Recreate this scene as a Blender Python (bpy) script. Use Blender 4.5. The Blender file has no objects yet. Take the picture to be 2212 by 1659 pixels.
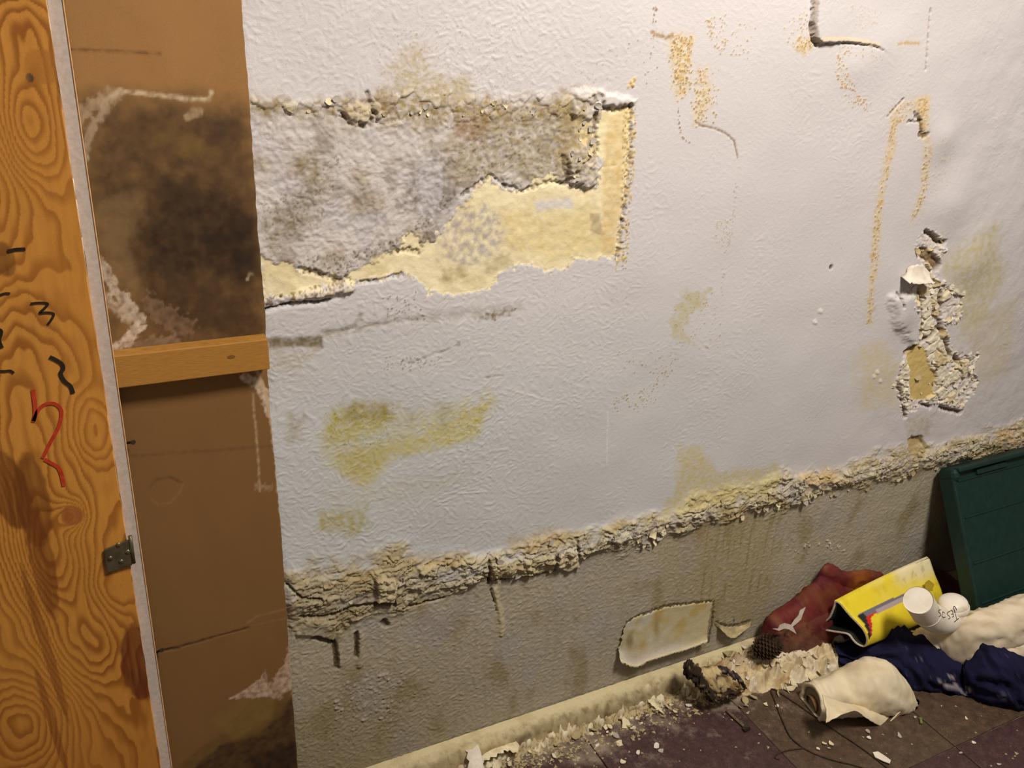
import bpy, bmesh, math, random
import numpy as np
from mathutils import Vector, Matrix

scene = bpy.context.scene
COL = scene.collection
random.seed(7)
RNG = np.random.default_rng(11)

# ------------------------------------------------------------------ camera
# wall_back is the plane Y=0 (room on the -Y side), floor is Z=0.
CX, CY, F = 1106.0, 829.5, 1830.0            # photograph is 2212 x 1659
EYE = np.array([0.0, -1.0, 1.175])
_r = np.array([3914.0, -593.0, F]); _r /= np.linalg.norm(_r)
_d = np.array([-206.0, 4270.0, F]); _d -= _r * _d.dot(_r); _d /= np.linalg.norm(_d)
_n = np.cross(_r, _d)
MW = np.array([_r, _n, -_d])                 # camera (right, down, forward) -> world
cam = bpy.data.cameras.new('camera')
cam.sensor_width = 36.0
cam.lens = F / 2212.0 * 36.0
cam.clip_start = 0.02
cam_ob = bpy.data.objects.new('camera', cam)
R3 = Matrix([[MW[i, 0], -MW[i, 1], -MW[i, 2]] for i in range(3)])
cam_ob.matrix_world = Matrix.Translation(Vector(EYE)) @ R3.to_4x4()
COL.objects.link(cam_ob)
scene.camera = cam_ob

# ------------------------------------------------------------------ light
world = bpy.data.worlds.new('world'); scene.world = world
world.use_nodes = True
world.node_tree.nodes['Background'].inputs[0].default_value = (1.0, 0.89, 0.78, 1)
world.node_tree.nodes['Background'].inputs[1].default_value = 0.15
lamp = bpy.data.lights.new('ceiling_bulb', 'AREA')
lamp.shape = 'DISK'; lamp.size = 0.40
lamp.energy = 45.0
lamp.color = (1.0, 0.915, 0.815)
lamp_ob = bpy.data.objects.new('ceiling_bulb', lamp)
lamp_ob.location = (0.82, -1.08, 2.24)
lamp_ob.rotation_euler = (Vector((0.95, -0.1, 0.8)) - lamp_ob.location).to_track_quat('-Z', 'Y').to_euler()
COL.objects.link(lamp_ob)
scene.view_settings.view_transform = 'Standard'
scene.view_settings.look = 'None'
scene.view_settings.gamma = 1.0
scene.view_settings.use_curve_mapping = False
scene.view_settings.exposure = 0.0

# ------------------------------------------------------------------ helpers
def ray(px, py):
    return MW @ np.array([px - CX, py - CY, F])
def at(px, py, Y=0.0):
    v = ray(px, py); return EYE + v * ((Y - EYE[1]) / v[1])
def atz(px, py, z=0.0):
    v = ray(px, py); return EYE + v * ((z - EYE[2]) / v[2])
def project(p):
    q = (np.asarray(p) - EYE) @ MW
    return np.stack([CX + F * q[..., 0] / q[..., 2], CY + F * q[..., 1] / q[..., 2]], -1)
def lin(c):
    c = np.asarray(c, float) / 255.0
    return np.where(c <= 0.04045, c / 12.92, ((c + 0.055) / 1.055) ** 2.4)
def sstep(a, b, x):
    t = np.clip((x - a) / (b - a), 0, 1); return t * t * (3 - 2 * t)

_perm = RNG.permutation(512).astype(np.int64)
_ang = RNG.random(512) * 2 * math.pi
_gx, _gy = np.cos(_ang), np.sin(_ang)
_rnd = RNG.random((512, 2))
def _h(ix, iy, seed):
    return _perm[(_perm[(ix + seed * 57) & 511] + iy + seed * 13) & 511]
def pn(x, y, seed=0):
    xi = np.floor(x).astype(np.int64); yi = np.floor(y).astype(np.int64)
    fx = x - xi; fy = y - yi
    u = fx * fx * fx * (fx * (fx * 6 - 15) + 10); v = fy * fy * fy * (fy * (fy * 6 - 15) + 10)
    def g(a, b):
        h = _h(xi + a, yi + b, seed); return _gx[h] * (fx - a) + _gy[h] * (fy - b)
    a0 = g(0, 0); a0 = a0 + (g(1, 0) - a0) * u
    a1 = g(0, 1); a1 = a1 + (g(1, 1) - a1) * u
    return (a0 + (a1 - a0) * v) * 1.5
def fbm(x, y, o=4, seed=0, gain=0.5):
    s = 0; a = 1.0; t = 0
    for k in range(o):
        s = s + a * pn(x * 2 ** k, y * 2 ** k, seed + k * 3); t += a; a *= gain
    return s / t * 1.4
def ridged(x, y, o=3, seed=0):
    s = 0; a = 1.0; t = 0
    for k in range(o):
        s = s + a * (1 - 2 * np.abs(pn(x * 2 ** k, y * 2 ** k, seed + k * 5))); t += a; a *= 0.5
    return s / t
def worley(x, y, seed=0):
    xi = np.floor(x).astype(np.int64); yi = np.floor(y).astype(np.int64)
    f1 = np.full(x.shape, 9.0); f2 = f1.copy(); idv = np.zeros(x.shape)
    for a in (-1, 0, 1):
        for b in (-1, 0, 1):
            h = _h(xi + a, yi + b, seed)
            d = np.hypot(xi + a + _rnd[h, 0] - x, yi + b + _rnd[h, 1] - y)
            c = d < f1
            f2 = np.where(c, f1, np.minimum(f2, d)); idv = np.where(c, h / 512.0, idv); f1 = np.where(c, d, f1)
    return f1, f2, idv

def seg_dist(X, Y, pts, closed=False):
    d = np.full(X.shape, 1e9); n = len(pts)
    for i in range(n if closed else n - 1):
        ax, ay = pts[i]; bx, by = pts[(i + 1) % n]
        vx, vy = bx - ax, by - ay; L = vx * vx + vy * vy + 1e-12
        t = np.clip(((X - ax) * vx + (Y - ay) * vy) / L, 0, 1)
        d = np.minimum(d, np.hypot(X - ax - t * vx, Y - ay - t * vy))
    return d
def in_poly(X, Y, pts):
    ins = np.zeros(X.shape, bool); n = len(pts)
    for i in range(n):
        ax, ay = pts[i]; bx, by = pts[(i + 1) % n]
        if ay == by: continue
        c = (ay > Y) != (by > Y)
        ins ^= c & (X < (bx - ax) * (Y - ay) / (by - ay) + ax)
    return ins

class Canvas:
    """a grid on a vertical plane that carries relief (h, metres) and a pigment colour (c, linear)"""
    def __init__(s, us, zs, Y, base):
        s.us, s.zs, s.Y = us, zs, Y
        s.U, s.Z = np.meshgrid(us, zs)
        s.h = np.zeros(s.U.shape); s.c = np.empty(s.U.shape + (3,)); s.c[:] = lin(base)
    def P(s, pts):
        out = []
        for p in pts:
            q = at(p[0], p[1], s.Y); out.append((q[0], q[2]))
        return out
    def win(s, P, m):
        P = np.array(P)
        i0, i1 = np.searchsorted(s.us, [P[:, 0].min() - m, P[:, 0].max() + m])
        j0, j1 = np.searchsorted(s.zs, [P[:, 1].min() - m, P[:, 1].max() + m])
        return (slice(j0, j1), slice(i0, i1))
    def poly(s, pts, feather=0.003, wob=0.004, wsc=70, seed=1, grow=0.0):
        P = s.P(pts); sl = s.win(P, feather + wob * 2 + 0.01 + grow)
        X, Z = s.U[sl], s.Z[sl]
        if X.size == 0: return sl, np.zeros(X.shape)
        d = seg_dist(X, Z, P, True); d = np.where(in_poly(X, Z, P), d, -d) + grow
        d = d + wob * fbm(X * wsc, Z * wsc, 4, seed, 0.6)
        return sl, sstep(-feather, feather, d)
    def stroke(s, pts, w, feather=0.001, wob=0.001, wsc=150, seed=2):
        P = s.P(pts); sl = s.win(P, w + feather + wob * 2 + 0.004)
        X, Z = s.U[sl], s.Z[sl]
        if X.size == 0: return sl, np.zeros(X.shape)
        d = w - seg_dist(X, Z, P) + wob * fbm(X * wsc, Z * wsc, 3, seed)
        return sl, sstep(-feather, feather, d)
    def nz(s, sl, sc, seed=0, o=4, ax=1.0, az=1.0):
        return fbm(s.U[sl] * sc * ax, s.Z[sl] * sc * az, o, seed)
    def paint(s, sl, m, rgb, amt=1.0):
        m = np.clip(m * amt, 0, 1)[..., None]
        s.c[sl] = s.c[sl] * (1 - m) + lin(rgb) * m
    def dots(s, pts, n, r=(0.0008, 0.002), rgb=(150, 112, 58), lift=0.0006, amt=0.9, seed=0, halo=None):
        rg = np.random.default_rng(seed); P = np.array(s.P(pts)); lo, hi = P.min(0), P.max(0)
        q = lo + rg.random((n * 4, 2)) * (hi - lo)
        q = q[in_poly(q[:, 0], q[:, 1], P.tolist())][:n]
        for (x, z) in q:
            s.dot(x, z, r[0] + (r[1] - r[0]) * rg.random() ** 2, rgb, lift, amt, halo, rg)
    def dot(s, x, z, rr, rgb, lift, amt, halo=None, rg=RNG):
        k = 2.6 if halo else 1.5
        i0, i1 = np.searchsorted(s.us, [x - rr * k, x + rr * k]); j0, j1 = np.searchsorted(s.zs, [z - rr * k, z + rr * k])
        if i1 <= i0 or j1 <= j0: return
        sl = (slice(j0, j1), slice(i0, i1))
        d = np.hypot((s.U[sl] - x) * (0.8 + 0.4 * rg.random()), s.Z[sl] - z) / rr
        if halo: s.paint(sl, sstep(2.5, 0.6, d), halo, 0.55 * amt)
        mk = sstep(1.4, 0.5, d); s.paint(sl, mk, rgb, amt); s.h[sl] += lift * mk
    def line_dots(s, pts, n, spread=0.001, **kw):
        rg = np.random.default_rng(kw.pop('seed', 0)); P = np.array(s.P(pts))
        L = np.r_[0, np.cumsum(np.hypot(*np.diff(P, axis=0).T))]
        t = rg.random(n) * L[-1]
        x = np.interp(t, L, P[:, 0]) + rg.normal(0, spread, n); z = np.interp(t, L, P[:, 1]) + rg.normal(0, spread, n)
        r = kw.get('r', (0.0008, 0.0018))
        for k in range(n):
            s.dot(x[k], z[k], r[0] + (r[1] - r[0]) * rg.random(), kw.get('rgb', (140, 105, 60)), kw.get('lift', 0.0005), kw.get('amt', 0.85), kw.get('halo'), rg)
    def mesh(s, name, mat, parent=None, border=None):
        nz_, nu = s.U.shape
        co = np.stack([s.U, s.Y - s.h, s.Z], -1).reshape(-1, 3)
        idx = np.arange(nz_ * nu).reshape(nz_, nu)
        q = np.stack([idx[:-1, :-1], idx[:-1, 1:], idx[1:, 1:], idx[1:, :-1]], -1).reshape(-1, 4)
        c = s.c.reshape(-1, 3)
        if border:
            for (u0, u1, z0, z1, bc) in border:
                b = len(co)
                co = np.r_[co, [[u0, s.Y, z0], [u1, s.Y, z0], [u1, s.Y, z1], [u0, s.Y, z1]]]
                q = np.r_[q, [[b, b + 1, b + 2, b + 3]]]
                c = np.r_[c, np.tile(lin(bc), (4, 1))]
        return grid_obj(name, co, q, c, mat, parent)

def grid_obj(name, co, q, c, mat, parent=None, smooth=True):
    co = np.asarray(co, float); q = np.asarray(q, np.int32)
    me = bpy.data.meshes.new(name)
    me.vertices.add(len(co)); me.vertices.foreach_set('co', co.astype(np.float32).ravel())
    me.loops.add(q.size); me.loops.foreach_set('vertex_index', q.ravel())
    me.polygons.add(len(q)); me.polygons.foreach_set('loop_start', np.arange(0, q.size, q.shape[1], dtype=np.int32))
    me.polygons.foreach_set('use_smooth', np.full(len(q), smooth))
    me.update(calc_edges=True)
    if c is not None:
        a = me.color_attributes.new('pigment', 'FLOAT_COLOR', 'POINT')
        a.data.foreach_set('color', np.c_[np.clip(c, 0, 1), np.ones(len(c))].astype(np.float32).ravel())
    me.materials.append(mat)
    o = bpy.data.objects.new(name, me); COL.objects.link(o)
    if parent: o.parent = parent
    return o
def bm_obj(name, bm, mat, parent=None, smooth=False):
    me = bpy.data.meshes.new(name)
    bmesh.ops.recalc_face_normals(bm, faces=bm.faces)
    bm.to_mesh(me); bm.free()
    for p in me.polygons: p.use_smooth = smooth
    me.materials.append(mat)
    o = bpy.data.objects.new(name, me); COL.objects.link(o)
    if parent: o.parent = parent
    return o
def tag(o, label=None, cat=None, group=None, kind=None):
    if label: o['label'] = label
    if cat: o['category'] = cat
    if group: o['group'] = group
    if kind: o['kind'] = kind
    return o
def empty(name, loc, label, cat, group=None):
    o = bpy.data.objects.new(name, None); o.location = loc; o.empty_display_size = 0.05
    COL.objects.link(o); return tag(o, label, cat, group)
def adopt(o, root):
    """parent o (built in world coordinates) to root without moving it"""
    o.parent = root; o.matrix_parent_inverse = Matrix.Translation(root.location).inverted(); return o
def add_box(bm, c, s, rot=None):
    r = bmesh.ops.create_cube(bm, size=1.0)
    bmesh.ops.scale(bm, vec=s, verts=r['verts'])
    if rot is not None: bmesh.ops.rotate(bm, cent=(0, 0, 0), matrix=rot, verts=r['verts'])
    bmesh.ops.translate(bm, vec=c, verts=r['verts']); return r['verts']
def bevel_all(bm, w, seg=2):
    bmesh.ops.bevel(bm, geom=bm.edges[:], offset=w, segments=seg, affect='EDGES', profile=0.5)
def tube(bm, pts, r, n=8, cap=True):
    pts = [Vector(p) for p in pts]; rings = []
    rs = r if isinstance(r, (list, tuple)) else [r] * len(pts)
    up = Vector((0.13, 0.31, 0.94))
    for i, p in enumerate(pts):
        t = (pts[min(i + 1, len(pts) - 1)] - pts[max(i - 1, 0)]).normalized()
        a = t.cross(up); a = a.normalized() if a.length > 1e-4 else Vector((1, 0, 0)); b = t.cross(a).normalized()
        rings.append([bm.verts.new(p + (a * math.cos(k * 2 * math.pi / n) + b * math.sin(k * 2 * math.pi / n)) * rs[i]) for k in range(n)])
    for i in range(len(pts) - 1):
        for k in range(n):
            bm.faces.new((rings[i][k], rings[i][(k + 1) % n], rings[i + 1][(k + 1) % n], rings[i + 1][k]))
    if cap:
        bm.faces.new(rings[0][::-1]); bm.faces.new(rings[-1])
    return rings
def catmull(pts, m):
    P = np.asarray(pts, float); n = len(P); out = []
    for t in np.linspace(0, n - 1, m):
        i = min(int(t), n - 2); f = t - i
        p0, p1, p2, p3 = P[max(i - 1, 0)], P[i], P[i + 1], P[min(i + 2, n - 1)]
        out.append(0.5 * ((2 * p1) + (p2 - p0) * f + (2 * p0 - 5 * p1 + 4 * p2 - p3) * f * f + (3 * p1 - p0 - 3 * p2 + p3) * f ** 3))
    return np.array(out)

# ------------------------------------------------------------------ materials
def mat(name):
    m = bpy.data.materials.new(name); m.use_nodes = True
    return m, m.node_tree.nodes, m.node_tree.links, m.node_tree.nodes['Principled BSDF']
def noise_node(N, L, scale, detail=4, rough=0.6, coord='Object', stretch=None):
    tc = N.new('ShaderNodeTexCoord'); n = N.new('ShaderNodeTexNoise')
    n.inputs['Scale'].default_value = scale; n.inputs['Detail'].default_value = detail; n.inputs['Roughness'].default_value = rough
    if stretch:
        mp = N.new('ShaderNodeMapping'); mp.inputs['Scale'].default_value = stretch
        L.new(tc.outputs[coord], mp.inputs[0]); L.new(mp.outputs[0], n.inputs['Vector'])
    else: L.new(tc.outputs[coord], n.inputs['Vector'])
    return n
def ramp(N, L, src, stops):
    r = N.new('ShaderNodeValToRGB'); e = r.color_ramp.elements
    while len(e) < len(stops): e.new(0.5)
    for k, (p, c) in enumerate(stops):
        e[k].position = p; e[k].color = (*lin(c), 1) if not np.isscalar(c) else (c, c, c, 1)
    L.new(src, r.inputs[0]); return r
def mixc(N, L, fac, a, b, mode='MIX'):
    m = N.new('ShaderNodeMix'); m.data_type = 'RGBA'; m.blend_type = mode
    for s, v in ((m.inputs[0], fac), (m.inputs[6], a), (m.inputs[7], b)):
        if hasattr(v, 'links'): L.new(v, s)
        elif np.isscalar(v): s.default_value = v
        else: s.default_value = (*lin(v), 1)
    return m.outputs[2]
def bump(N, L, B, h, strength, dist):
    b = N.new('ShaderNodeBump'); b.inputs['Strength'].default_value = strength; b.inputs['Distance'].default_value = dist
    L.new(h, b.inputs['Height']); L.new(b.outputs[0], B.inputs['Normal'])
def pigment_mat(name, rough=0.8, grain=900, var=0.10, bstr=0.35, bdist=0.0006, spec=0.25):
    """colour from the surface's own pigment layer, broken up by procedural grain"""
    m, N, L, B = mat(name)
    at_ = N.new('ShaderNodeAttribute'); at_.attribute_name = 'pigment'
    n = noise_node(N, L, grain, 3, 0.7)
    r = ramp(N, L, n.outputs[0], [(0.25, 1.0 - var * 2), (0.75, 1.0)])
    L.new(mixc(N, L, 1.0, at_.outputs['Color'], r.outputs[0], 'MULTIPLY'), B.inputs['Base Color'])
    B.inputs['Roughness'].default_value = rough; B.inputs['Specular IOR Level'].default_value = spec
    bump(N, L, B, n.outputs[0], bstr, bdist); return m
def noisy_mat(name, stops, scale=60, detail=5, rough=0.8, bstr=0.3, bdist=0.001, stretch=None, bscale=None, spec=0.25, metal=0.0):
    m, N, L, B = mat(name)
    n = noise_node(N, L, scale, detail, 0.65, stretch=stretch)
    r = ramp(N, L, n.outputs[0], stops); L.new(r.outputs[0], B.inputs['Base Color'])
    B.inputs['Roughness'].default_value = rough; B.inputs['Specular IOR Level'].default_value = spec; B.inputs['Metallic'].default_value = metal
    b = n if not bscale else noise_node(N, L, bscale, 4, 0.6)
    bump(N, L, B, b.outputs[0], bstr, bdist); return m

M_wall = pigment_mat('wall_paint_and_plaster', 0.7, 520, 0.04, 0.45, 0.0008, 0.2)
M_panel = pigment_mat('hardboard', 0.75, 1500, 0.14, 0.15, 0.0003)
M_ply = pigment_mat('varnished_plywood', 0.45, 1200, 0.10, 0.1, 0.0002, 0.4)
M_pig = pigment_mat('stained_plaster', 0.8, 500, 0.12, 0.5, 0.001)
M_cream = noisy_mat('cream_paint_flake', [(0.3, (190, 174, 132)), (0.55, (226, 214, 178)), (0.8, (238, 230, 206))], 70, rough=0.7)
M_grey = noisy_mat('grey_paint_flake', [(0.3, (150, 142, 130)), (0.7, (188, 181, 172))], 60, rough=0.7)
M_white = noisy_mat('white_paint_chip', [(0.3, (205, 192, 176)), (0.7, (236, 228, 214))], 60, rough=0.75)
M_tan = noisy_mat('tan_plaster_flake', [(0.3, (148, 132, 96)), (0.7, (194, 178, 136))], 80, rough=0.85)

# ================================================================== WALL
NU, NZ = 1060, 850
_s = np.linspace(0, 1, NU)
W = Canvas(0.145 + 1.76 * (_s + 0.42 * _s * _s) / 1.42, np.linspace(0.0, 1.262, NZ), 0.0, (206, 201, 202))
U, Z = W.U, W.Z
ALL = (slice(None), slice(None))
# paint: slow colour drift, trowelled orange-peel relief
big = fbm(U * 3.2, Z * 3.2, 4, 3)
W.c *= (1 + 0.045 * big)[..., None]
W.paint(ALL, sstep(0.95, 0.55, Z) * sstep(0.30, 0.45, Z) * sstep(1.5, 0.3, U), (187, 195, 195), 0.6)
wx, wz = fbm(U * 26, Z * 26, 2, 8) * 0.012, fbm(U * 26, Z * 26, 2, 9) * 0.012
peel = ridged((U + wx) * 95, (Z + wz) * 135, 2, 4)
peel2 = fbm((U + wx) * 150, (Z + wz) * 190, 3, 5)
rough_w = 0.35 + 0.65 * sstep(0.75, 0.45, U) + 0.4 * sstep(-0.1, 0.5, fbm(U * 5, Z * 5, 3, 6))
bmp = sstep(0.10, 0.62, pn((U + wx) * 125, (Z + wz) * 190, 10) + .55 * pn((U + wx) * 240, (Z + wz) * 330, 11))
W.h += rough_w * (0.00016 * np.maximum(peel, -0.2) + 0.00042 * bmp + 0.00030 * peel2) + 0.003 * fbm(U * 4, Z * 4, 3, 7)
streak = fbm(U * 95, Z * 7, 4, 17)
# a few combed arcs of the plastering brush
arc = np.sin((U * 0.5 + Z) * 900 + 9 * fbm(U * 8, Z * 8, 2, 12)) * sstep(0.15, 0.5, fbm(U * 6, Z * 6, 2, 13))
W.h += 0.00004 * arc

def damp(pts, rgb, amt, feather=0.02, wob=0.03, wsc=28, seed=1, grain=0.5, gsc=90):
    sl, m = W.poly(pts, feather, wob, wsc, seed)
    g = W.nz(sl, gsc, seed + 40, 4)
    W.paint(sl, m * np.clip(1 - grain + grain * (0.5 + 1.3 * g), 0, 1.3), rgb, amt); return sl, m

# ---- lower wall: dirty, streaked, below the crumbled course
led = np.array([(600, 1305), (740, 1300), (830, 1262), (1000, 1240), (1150, 1205), (1250, 1180), (1400, 1145), (1550, 1102), (1700, 1066), (1800, 1040), (1950, 1005), (2100, 968), (2212, 945)])
LP = np.array(W.P(led)); ledz = np.interp(U, LP[:, 0], LP[:, 1])
below = sstep(0.004, -0.012, Z - ledz + 0.010 * fbm(U * 25, Z * 25, 3, 14))
W.paint(ALL, below, (164, 154, 128), 0.88)
W.paint(ALL, below * sstep(0.05, 0.6, streak), (148, 136, 108), 0.30)
W.paint(ALL, below * sstep(0.1, 0.6, fbm(U * 14, Z * 9, 4, 21)), (134, 119, 82), 0.6)
W.paint(ALL, below * sstep(0.1, 0.6, fbm(U * 11 + 4, Z * 8, 4, 23)), (166, 160, 158), 0.6)
W.paint(ALL, below * sstep(0.62, 0.2, U) * sstep(0.36, 0.06, Z), (128, 112, 72), 0.6)
W.h += below * (0.0005 * fbm(U * 130, Z * 150, 3, 24) + .0007 * sstep(.1, .6, pn((U + wx) * 170, (Z + wz) * 170, 26) + .5 * pn(U * 300, Z * 300, 27)) - .0004 * np.maximum(peel, -.2) * rough_w - 0.002)
# ochre runs in the right half of the lower wall
for (x, w, a) in ((1500, 40, .7), (1560, 50, .9), (1620, 40, .7), (1440, 30, .5), (1660, 30, .5)):
    damp([(x - w, 1130), (x + w, 1105), (x + w, 1330), (x - w * 0.6, 1360)], (150, 132, 82), 0.6 * a, 0.03, 0.02, 40, x)
sl, m = W.poly([(1490, 1140), (1690, 1100), (1660, 1270), (1500, 1320)], 0.03, 0.02, 30, 5)
W.paint(sl, m * sstep(0.1, 0.5, streak[sl]), (138, 122, 78), 0.55)

# ---- mould field (upper left): greyed, blistered paint
mould = [(525, 212), (700, 226), (790, 205), (900, 215), (1010, 212), (1200, 214), (1285, 205), (1300, 240), (1290, 300), (1295, 395), (1230, 400), (1130, 412), (1060, 380), (1000, 420), (945, 470), (930, 530), (860, 545), (790, 560), (735, 605), (650, 582), (565, 565), (545, 400)]
sl, mm = W.poly(mould, 0.012, 0.012, 40, 3)
u_, z_ = U[sl], Z[sl]
W.paint(sl, mm, (196, 187, 178), 0.60)
blot = fbm(u_ * 16, z_ * 16, 5, 31)
W.paint(sl, mm * sstep(-0.05, 0.5, blot), (166, 152, 128), 0.65)
W.paint(sl, mm * sstep(0.1, 0.6, fbm(u_ * 22, z_ * 22, 5, 33)), (130, 116, 100), 0.55)
W.paint(sl, mm * sstep(0.15, 0.5, fbm(u_ * 12 + 3, z_ * 12, 4, 35)), (192, 186, 190), 0.55)
crk = ridged((u_ + wx[sl]) * 45, (z_ + wz[sl]) * 60, 4, 36)
W.h[sl] += mm * (0.0010 * crk + 0.0016 * blot + 0.0010 * fbm(u_ * 130, z_ * 130, 3, 37))
W.paint(sl, mm * sstep(0.72, 0.95, crk) * sstep(-0.1, 0.4, blot), (112, 94, 66), 0.5)
for pts, rgb, a, sd in (
    ([(1000, 240), (1260, 235), (1270, 330), (1210, 385), (1090, 385), (1000, 400), (960, 330)], (150, 134, 100), 0.75, 41),
    ([(590, 540), (560, 470), (630, 420), (680, 350), (720, 340), (700, 430), (680, 470), (620, 500)], (134, 122, 96), 0.75, 42),
    ([(880, 380), (960, 320), (985, 350), (950, 470), (905, 490), (870, 450)], (128, 118, 112), 0.85, 43),
    ([(930, 480), (980, 400), (1000, 410), (940, 500), (900, 540), (880, 540)], (104, 92, 76), 0.7, 44),
    ([(770, 560), (860, 520), (900, 530), (870, 565), (800, 580)], (120, 104, 76), 0.7, 45),
    ([(540, 215), (700, 225), (860, 195), (1000, 215), (1290, 222), (1290, 258), (1000, 262), (840, 265), (700, 250), (545, 238)], (148, 126, 76), 0.85, 46),
    ([(640, 330), (690, 320), (680, 370), (630, 380)], (128, 108, 66), 0.7, 47),
    ([(985, 260), (1060, 265), (1045, 300), (980, 300)], (146, 108, 76), 0.7, 48),
    ([(1215, 200), (1300, 205), (1290, 300), (1285, 390), (1225, 390), (1200, 300)], (158, 140, 92), 0.8, 49),
    ([(840, 150), (870, 95), (920, 105), (945, 160), (1010, 170), (1010, 215), (850, 212)], (176, 158, 108), 0.65, 50),
    ([(960, 180), (1010, 170), (1030, 215), (950, 215)], (166, 148, 92), 0.5, 51)):
    damp(pts, rgb, a, 0.012, 0.014, 45, sd, 0.65, 130)
W.dots([(1000, 235), (1285, 225), (1290, 395), (1090, 395), (985, 400)], 260, (.0007, .0018), (96, 78, 48), -.0004, .6, 250)
W.dots([(640, 570), (735, 600), (800, 560), (905, 535), (985, 420), (960, 420), (880, 500), (780, 540), (650, 555)], 260, (.0007, .0019), (88, 72, 48), -.0004, .6, 251)
W.dots([(560, 440), (660, 400), (720, 330), (740, 350), (700, 470), (580, 540)], 160, (.0007, .0015), (110, 92, 60), -.0003, .5, 252)
for pts_, rgb_, a_, sd_ in (([(800, 560), (850, 545), (880, 560), (860, 590), (800, 600)], (232, 214, 168), .9, 253), ([(870, 520), (900, 505), (905, 540), (885, 550)], (230, 210, 164), .9, 254), ([(905, 330), (955, 340), (960, 400), (930, 480), (900, 440)], (198, 192, 194), .8, 255), ([(1240, 250), (1270, 250), (1285, 300), (1260, 310)], (228, 206, 150), .8, 256), ([(1250, 330), (1290, 320), (1295, 345), (1260, 360)], (232, 210, 150), .7, 257)):
    damp(pts_, rgb_, a_, .006, .012, 70, sd_, .4, 120)
# flakey lip along the top of the course
sl, m = W.poly([(535, 214), (700, 222), (860, 195), (1000, 212), (1290, 200), (1300, 255), (1000, 268), (820, 270), (700, 252), (545, 240)], 0.006, 0.01, 60, 52)
f1, f2, idv = worley(U[sl] * 75, Z[sl] * 90, 3)
W.h[sl] += m * (0.0032 * idv * sstep(0.0, 0.15, f2 - f1) - 0.0005)
W.paint(sl, m * sstep(0.1, 0.02, f2 - f1), (96, 78, 50), 0.4)
W.paint(sl, m * sstep(0.8, 0.95, idv), (212, 200, 176), 0.5)

# ---- yellow plaster laid bare
yel = [(1302, 242), (1368, 228), (1362, 330), (1347, 450), (1332, 556), (1240, 560), (1225, 582), (1190, 586), (1150, 570), (1092, 580), (1062, 622), (1000, 641), (930, 632), (900, 602), (868, 590), (800, 600), (755, 616), (738, 604), (790, 572), (865, 535), (880, 505), (905, 500), (908, 530), (940, 520), (985, 460), (1020, 420), (1060, 375), (1078, 410), (1130, 412), (1190, 370), (1215, 398), (1240, 404), (1290, 402), (1302, 350), (1280, 300)]
yel2 = [(558, 556), (640, 574), (722, 596), (742, 608), (700, 622), (640, 642), (568, 640)]
for pl, sd in ((yel, 61), (yel2, 62)):
    sl, m = W.poly(pl, 0.0016, 0.010, 95, sd)
    u_, z_ = U[sl], Z[sl]
    W.paint(sl, m, (232, 219, 180), 0.97)
    W.paint(sl, m * sstep(-0.05, 0.5, fbm(u_ * 22, z_ * 22, 4, 63)), (216, 200, 152), 0.6)
    W.paint(sl, m * sstep(0.2, 0.6, fbm(u_ * 30, z_ * 30, 4, 64)), (246, 234, 190), 0.6)
    W.h[sl] = W.h[sl] * (1 - m) + m * (-0.0011 + 0.003 * fbm(u_ * 4, z_ * 4, 3, 7) + 0.0009 * fbm(u_ * 60, z_ * 60, 4, 65))
    rim = np.clip(4 * m * (1 - m), 0, 1)
    W.paint(sl, rim * sstep(-0.2, 0.3, fbm(u_ * 60, z_ * 60, 3, 66)) * sstep(0.62, 0.9, z_), (150, 126, 76), 0.5)
damp([(1085, 465), (1290, 455), (1300, 540), (1190, 560), (1090, 545)], (218, 198, 138), 0.7, 0.012, 0.012, 40, 67)
damp([(1312, 245), (1358, 240), (1345, 400), (1330, 545), (1300, 545), (1305, 380)], (210, 180, 120), 0.75, 0.006, 0.005, 40, 68)
damp([(960, 470), (1050, 440), (1090, 480), (1080, 545), (1010, 580), (950, 560)], (186, 176, 166), 0.95, 0.008, 0.012, 90, 69, 0.9, 110)
damp([(1150, 436), (1235, 428), (1240, 450), (1165, 455)], (206, 202, 200), 0.95, 0.004, 0.004, 60, 70, 0.1)
damp([(1278, 462), (1300, 462), (1300, 505), (1278, 500)], (168, 150, 120), 0.8, 0.004, 0.006, 60, 71, 0.3)
damp([(1050, 565), (1100, 545), (1110, 575), (1050, 590)], (170, 160, 120), 0.6, 0.005, 0.008, 60, 72, 0.3)
damp([(950, 580), (1010, 575), (1010, 600), (960, 605)], (168, 150, 104), 0.7, 0.005, 0.008, 60, 73, 0.5)
# dark torn edges
for pts, w, a in (([(1292, 205), (1300, 232), (1330, 238), (1362, 228)], .0035, .9), ([(1364, 232), (1362, 330), (1348, 450), (1334, 556)], .0022, .75),
                  ([(1280, 210), (1285, 270), (1290, 330), (1260, 360), (1222, 395)], .0035, .7), ([(1000, 420), (1060, 378), (1090, 400), (1130, 412), (1190, 392), (1215, 398)], .0024, .7),
                  ([(650, 582), (690, 590), (735, 606), (748, 600)], .003, .8), ([(860, 545), (885, 540), (905, 545)], .003, .7), ([(1215, 340), (1225, 392), (1250, 402)], .003, .7),
                  ([(760, 612), (830, 604), (870, 592)], .002, .6), ([(735, 240), (760, 268), (795, 268), (806, 240)], .0025, .6), ([(795, 200), (800, 235), (815, 262)], .002, .6)):
    sl, m = W.stroke(pts, w, 0.0018, 0.004, 160, 74)
    W.paint(sl, m * np.clip(0.5 + 1.5 * W.nz(sl, 120, 75, 3), 0, 1), (80, 60, 32), a); W.h[sl] -= m * 0.003
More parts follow.
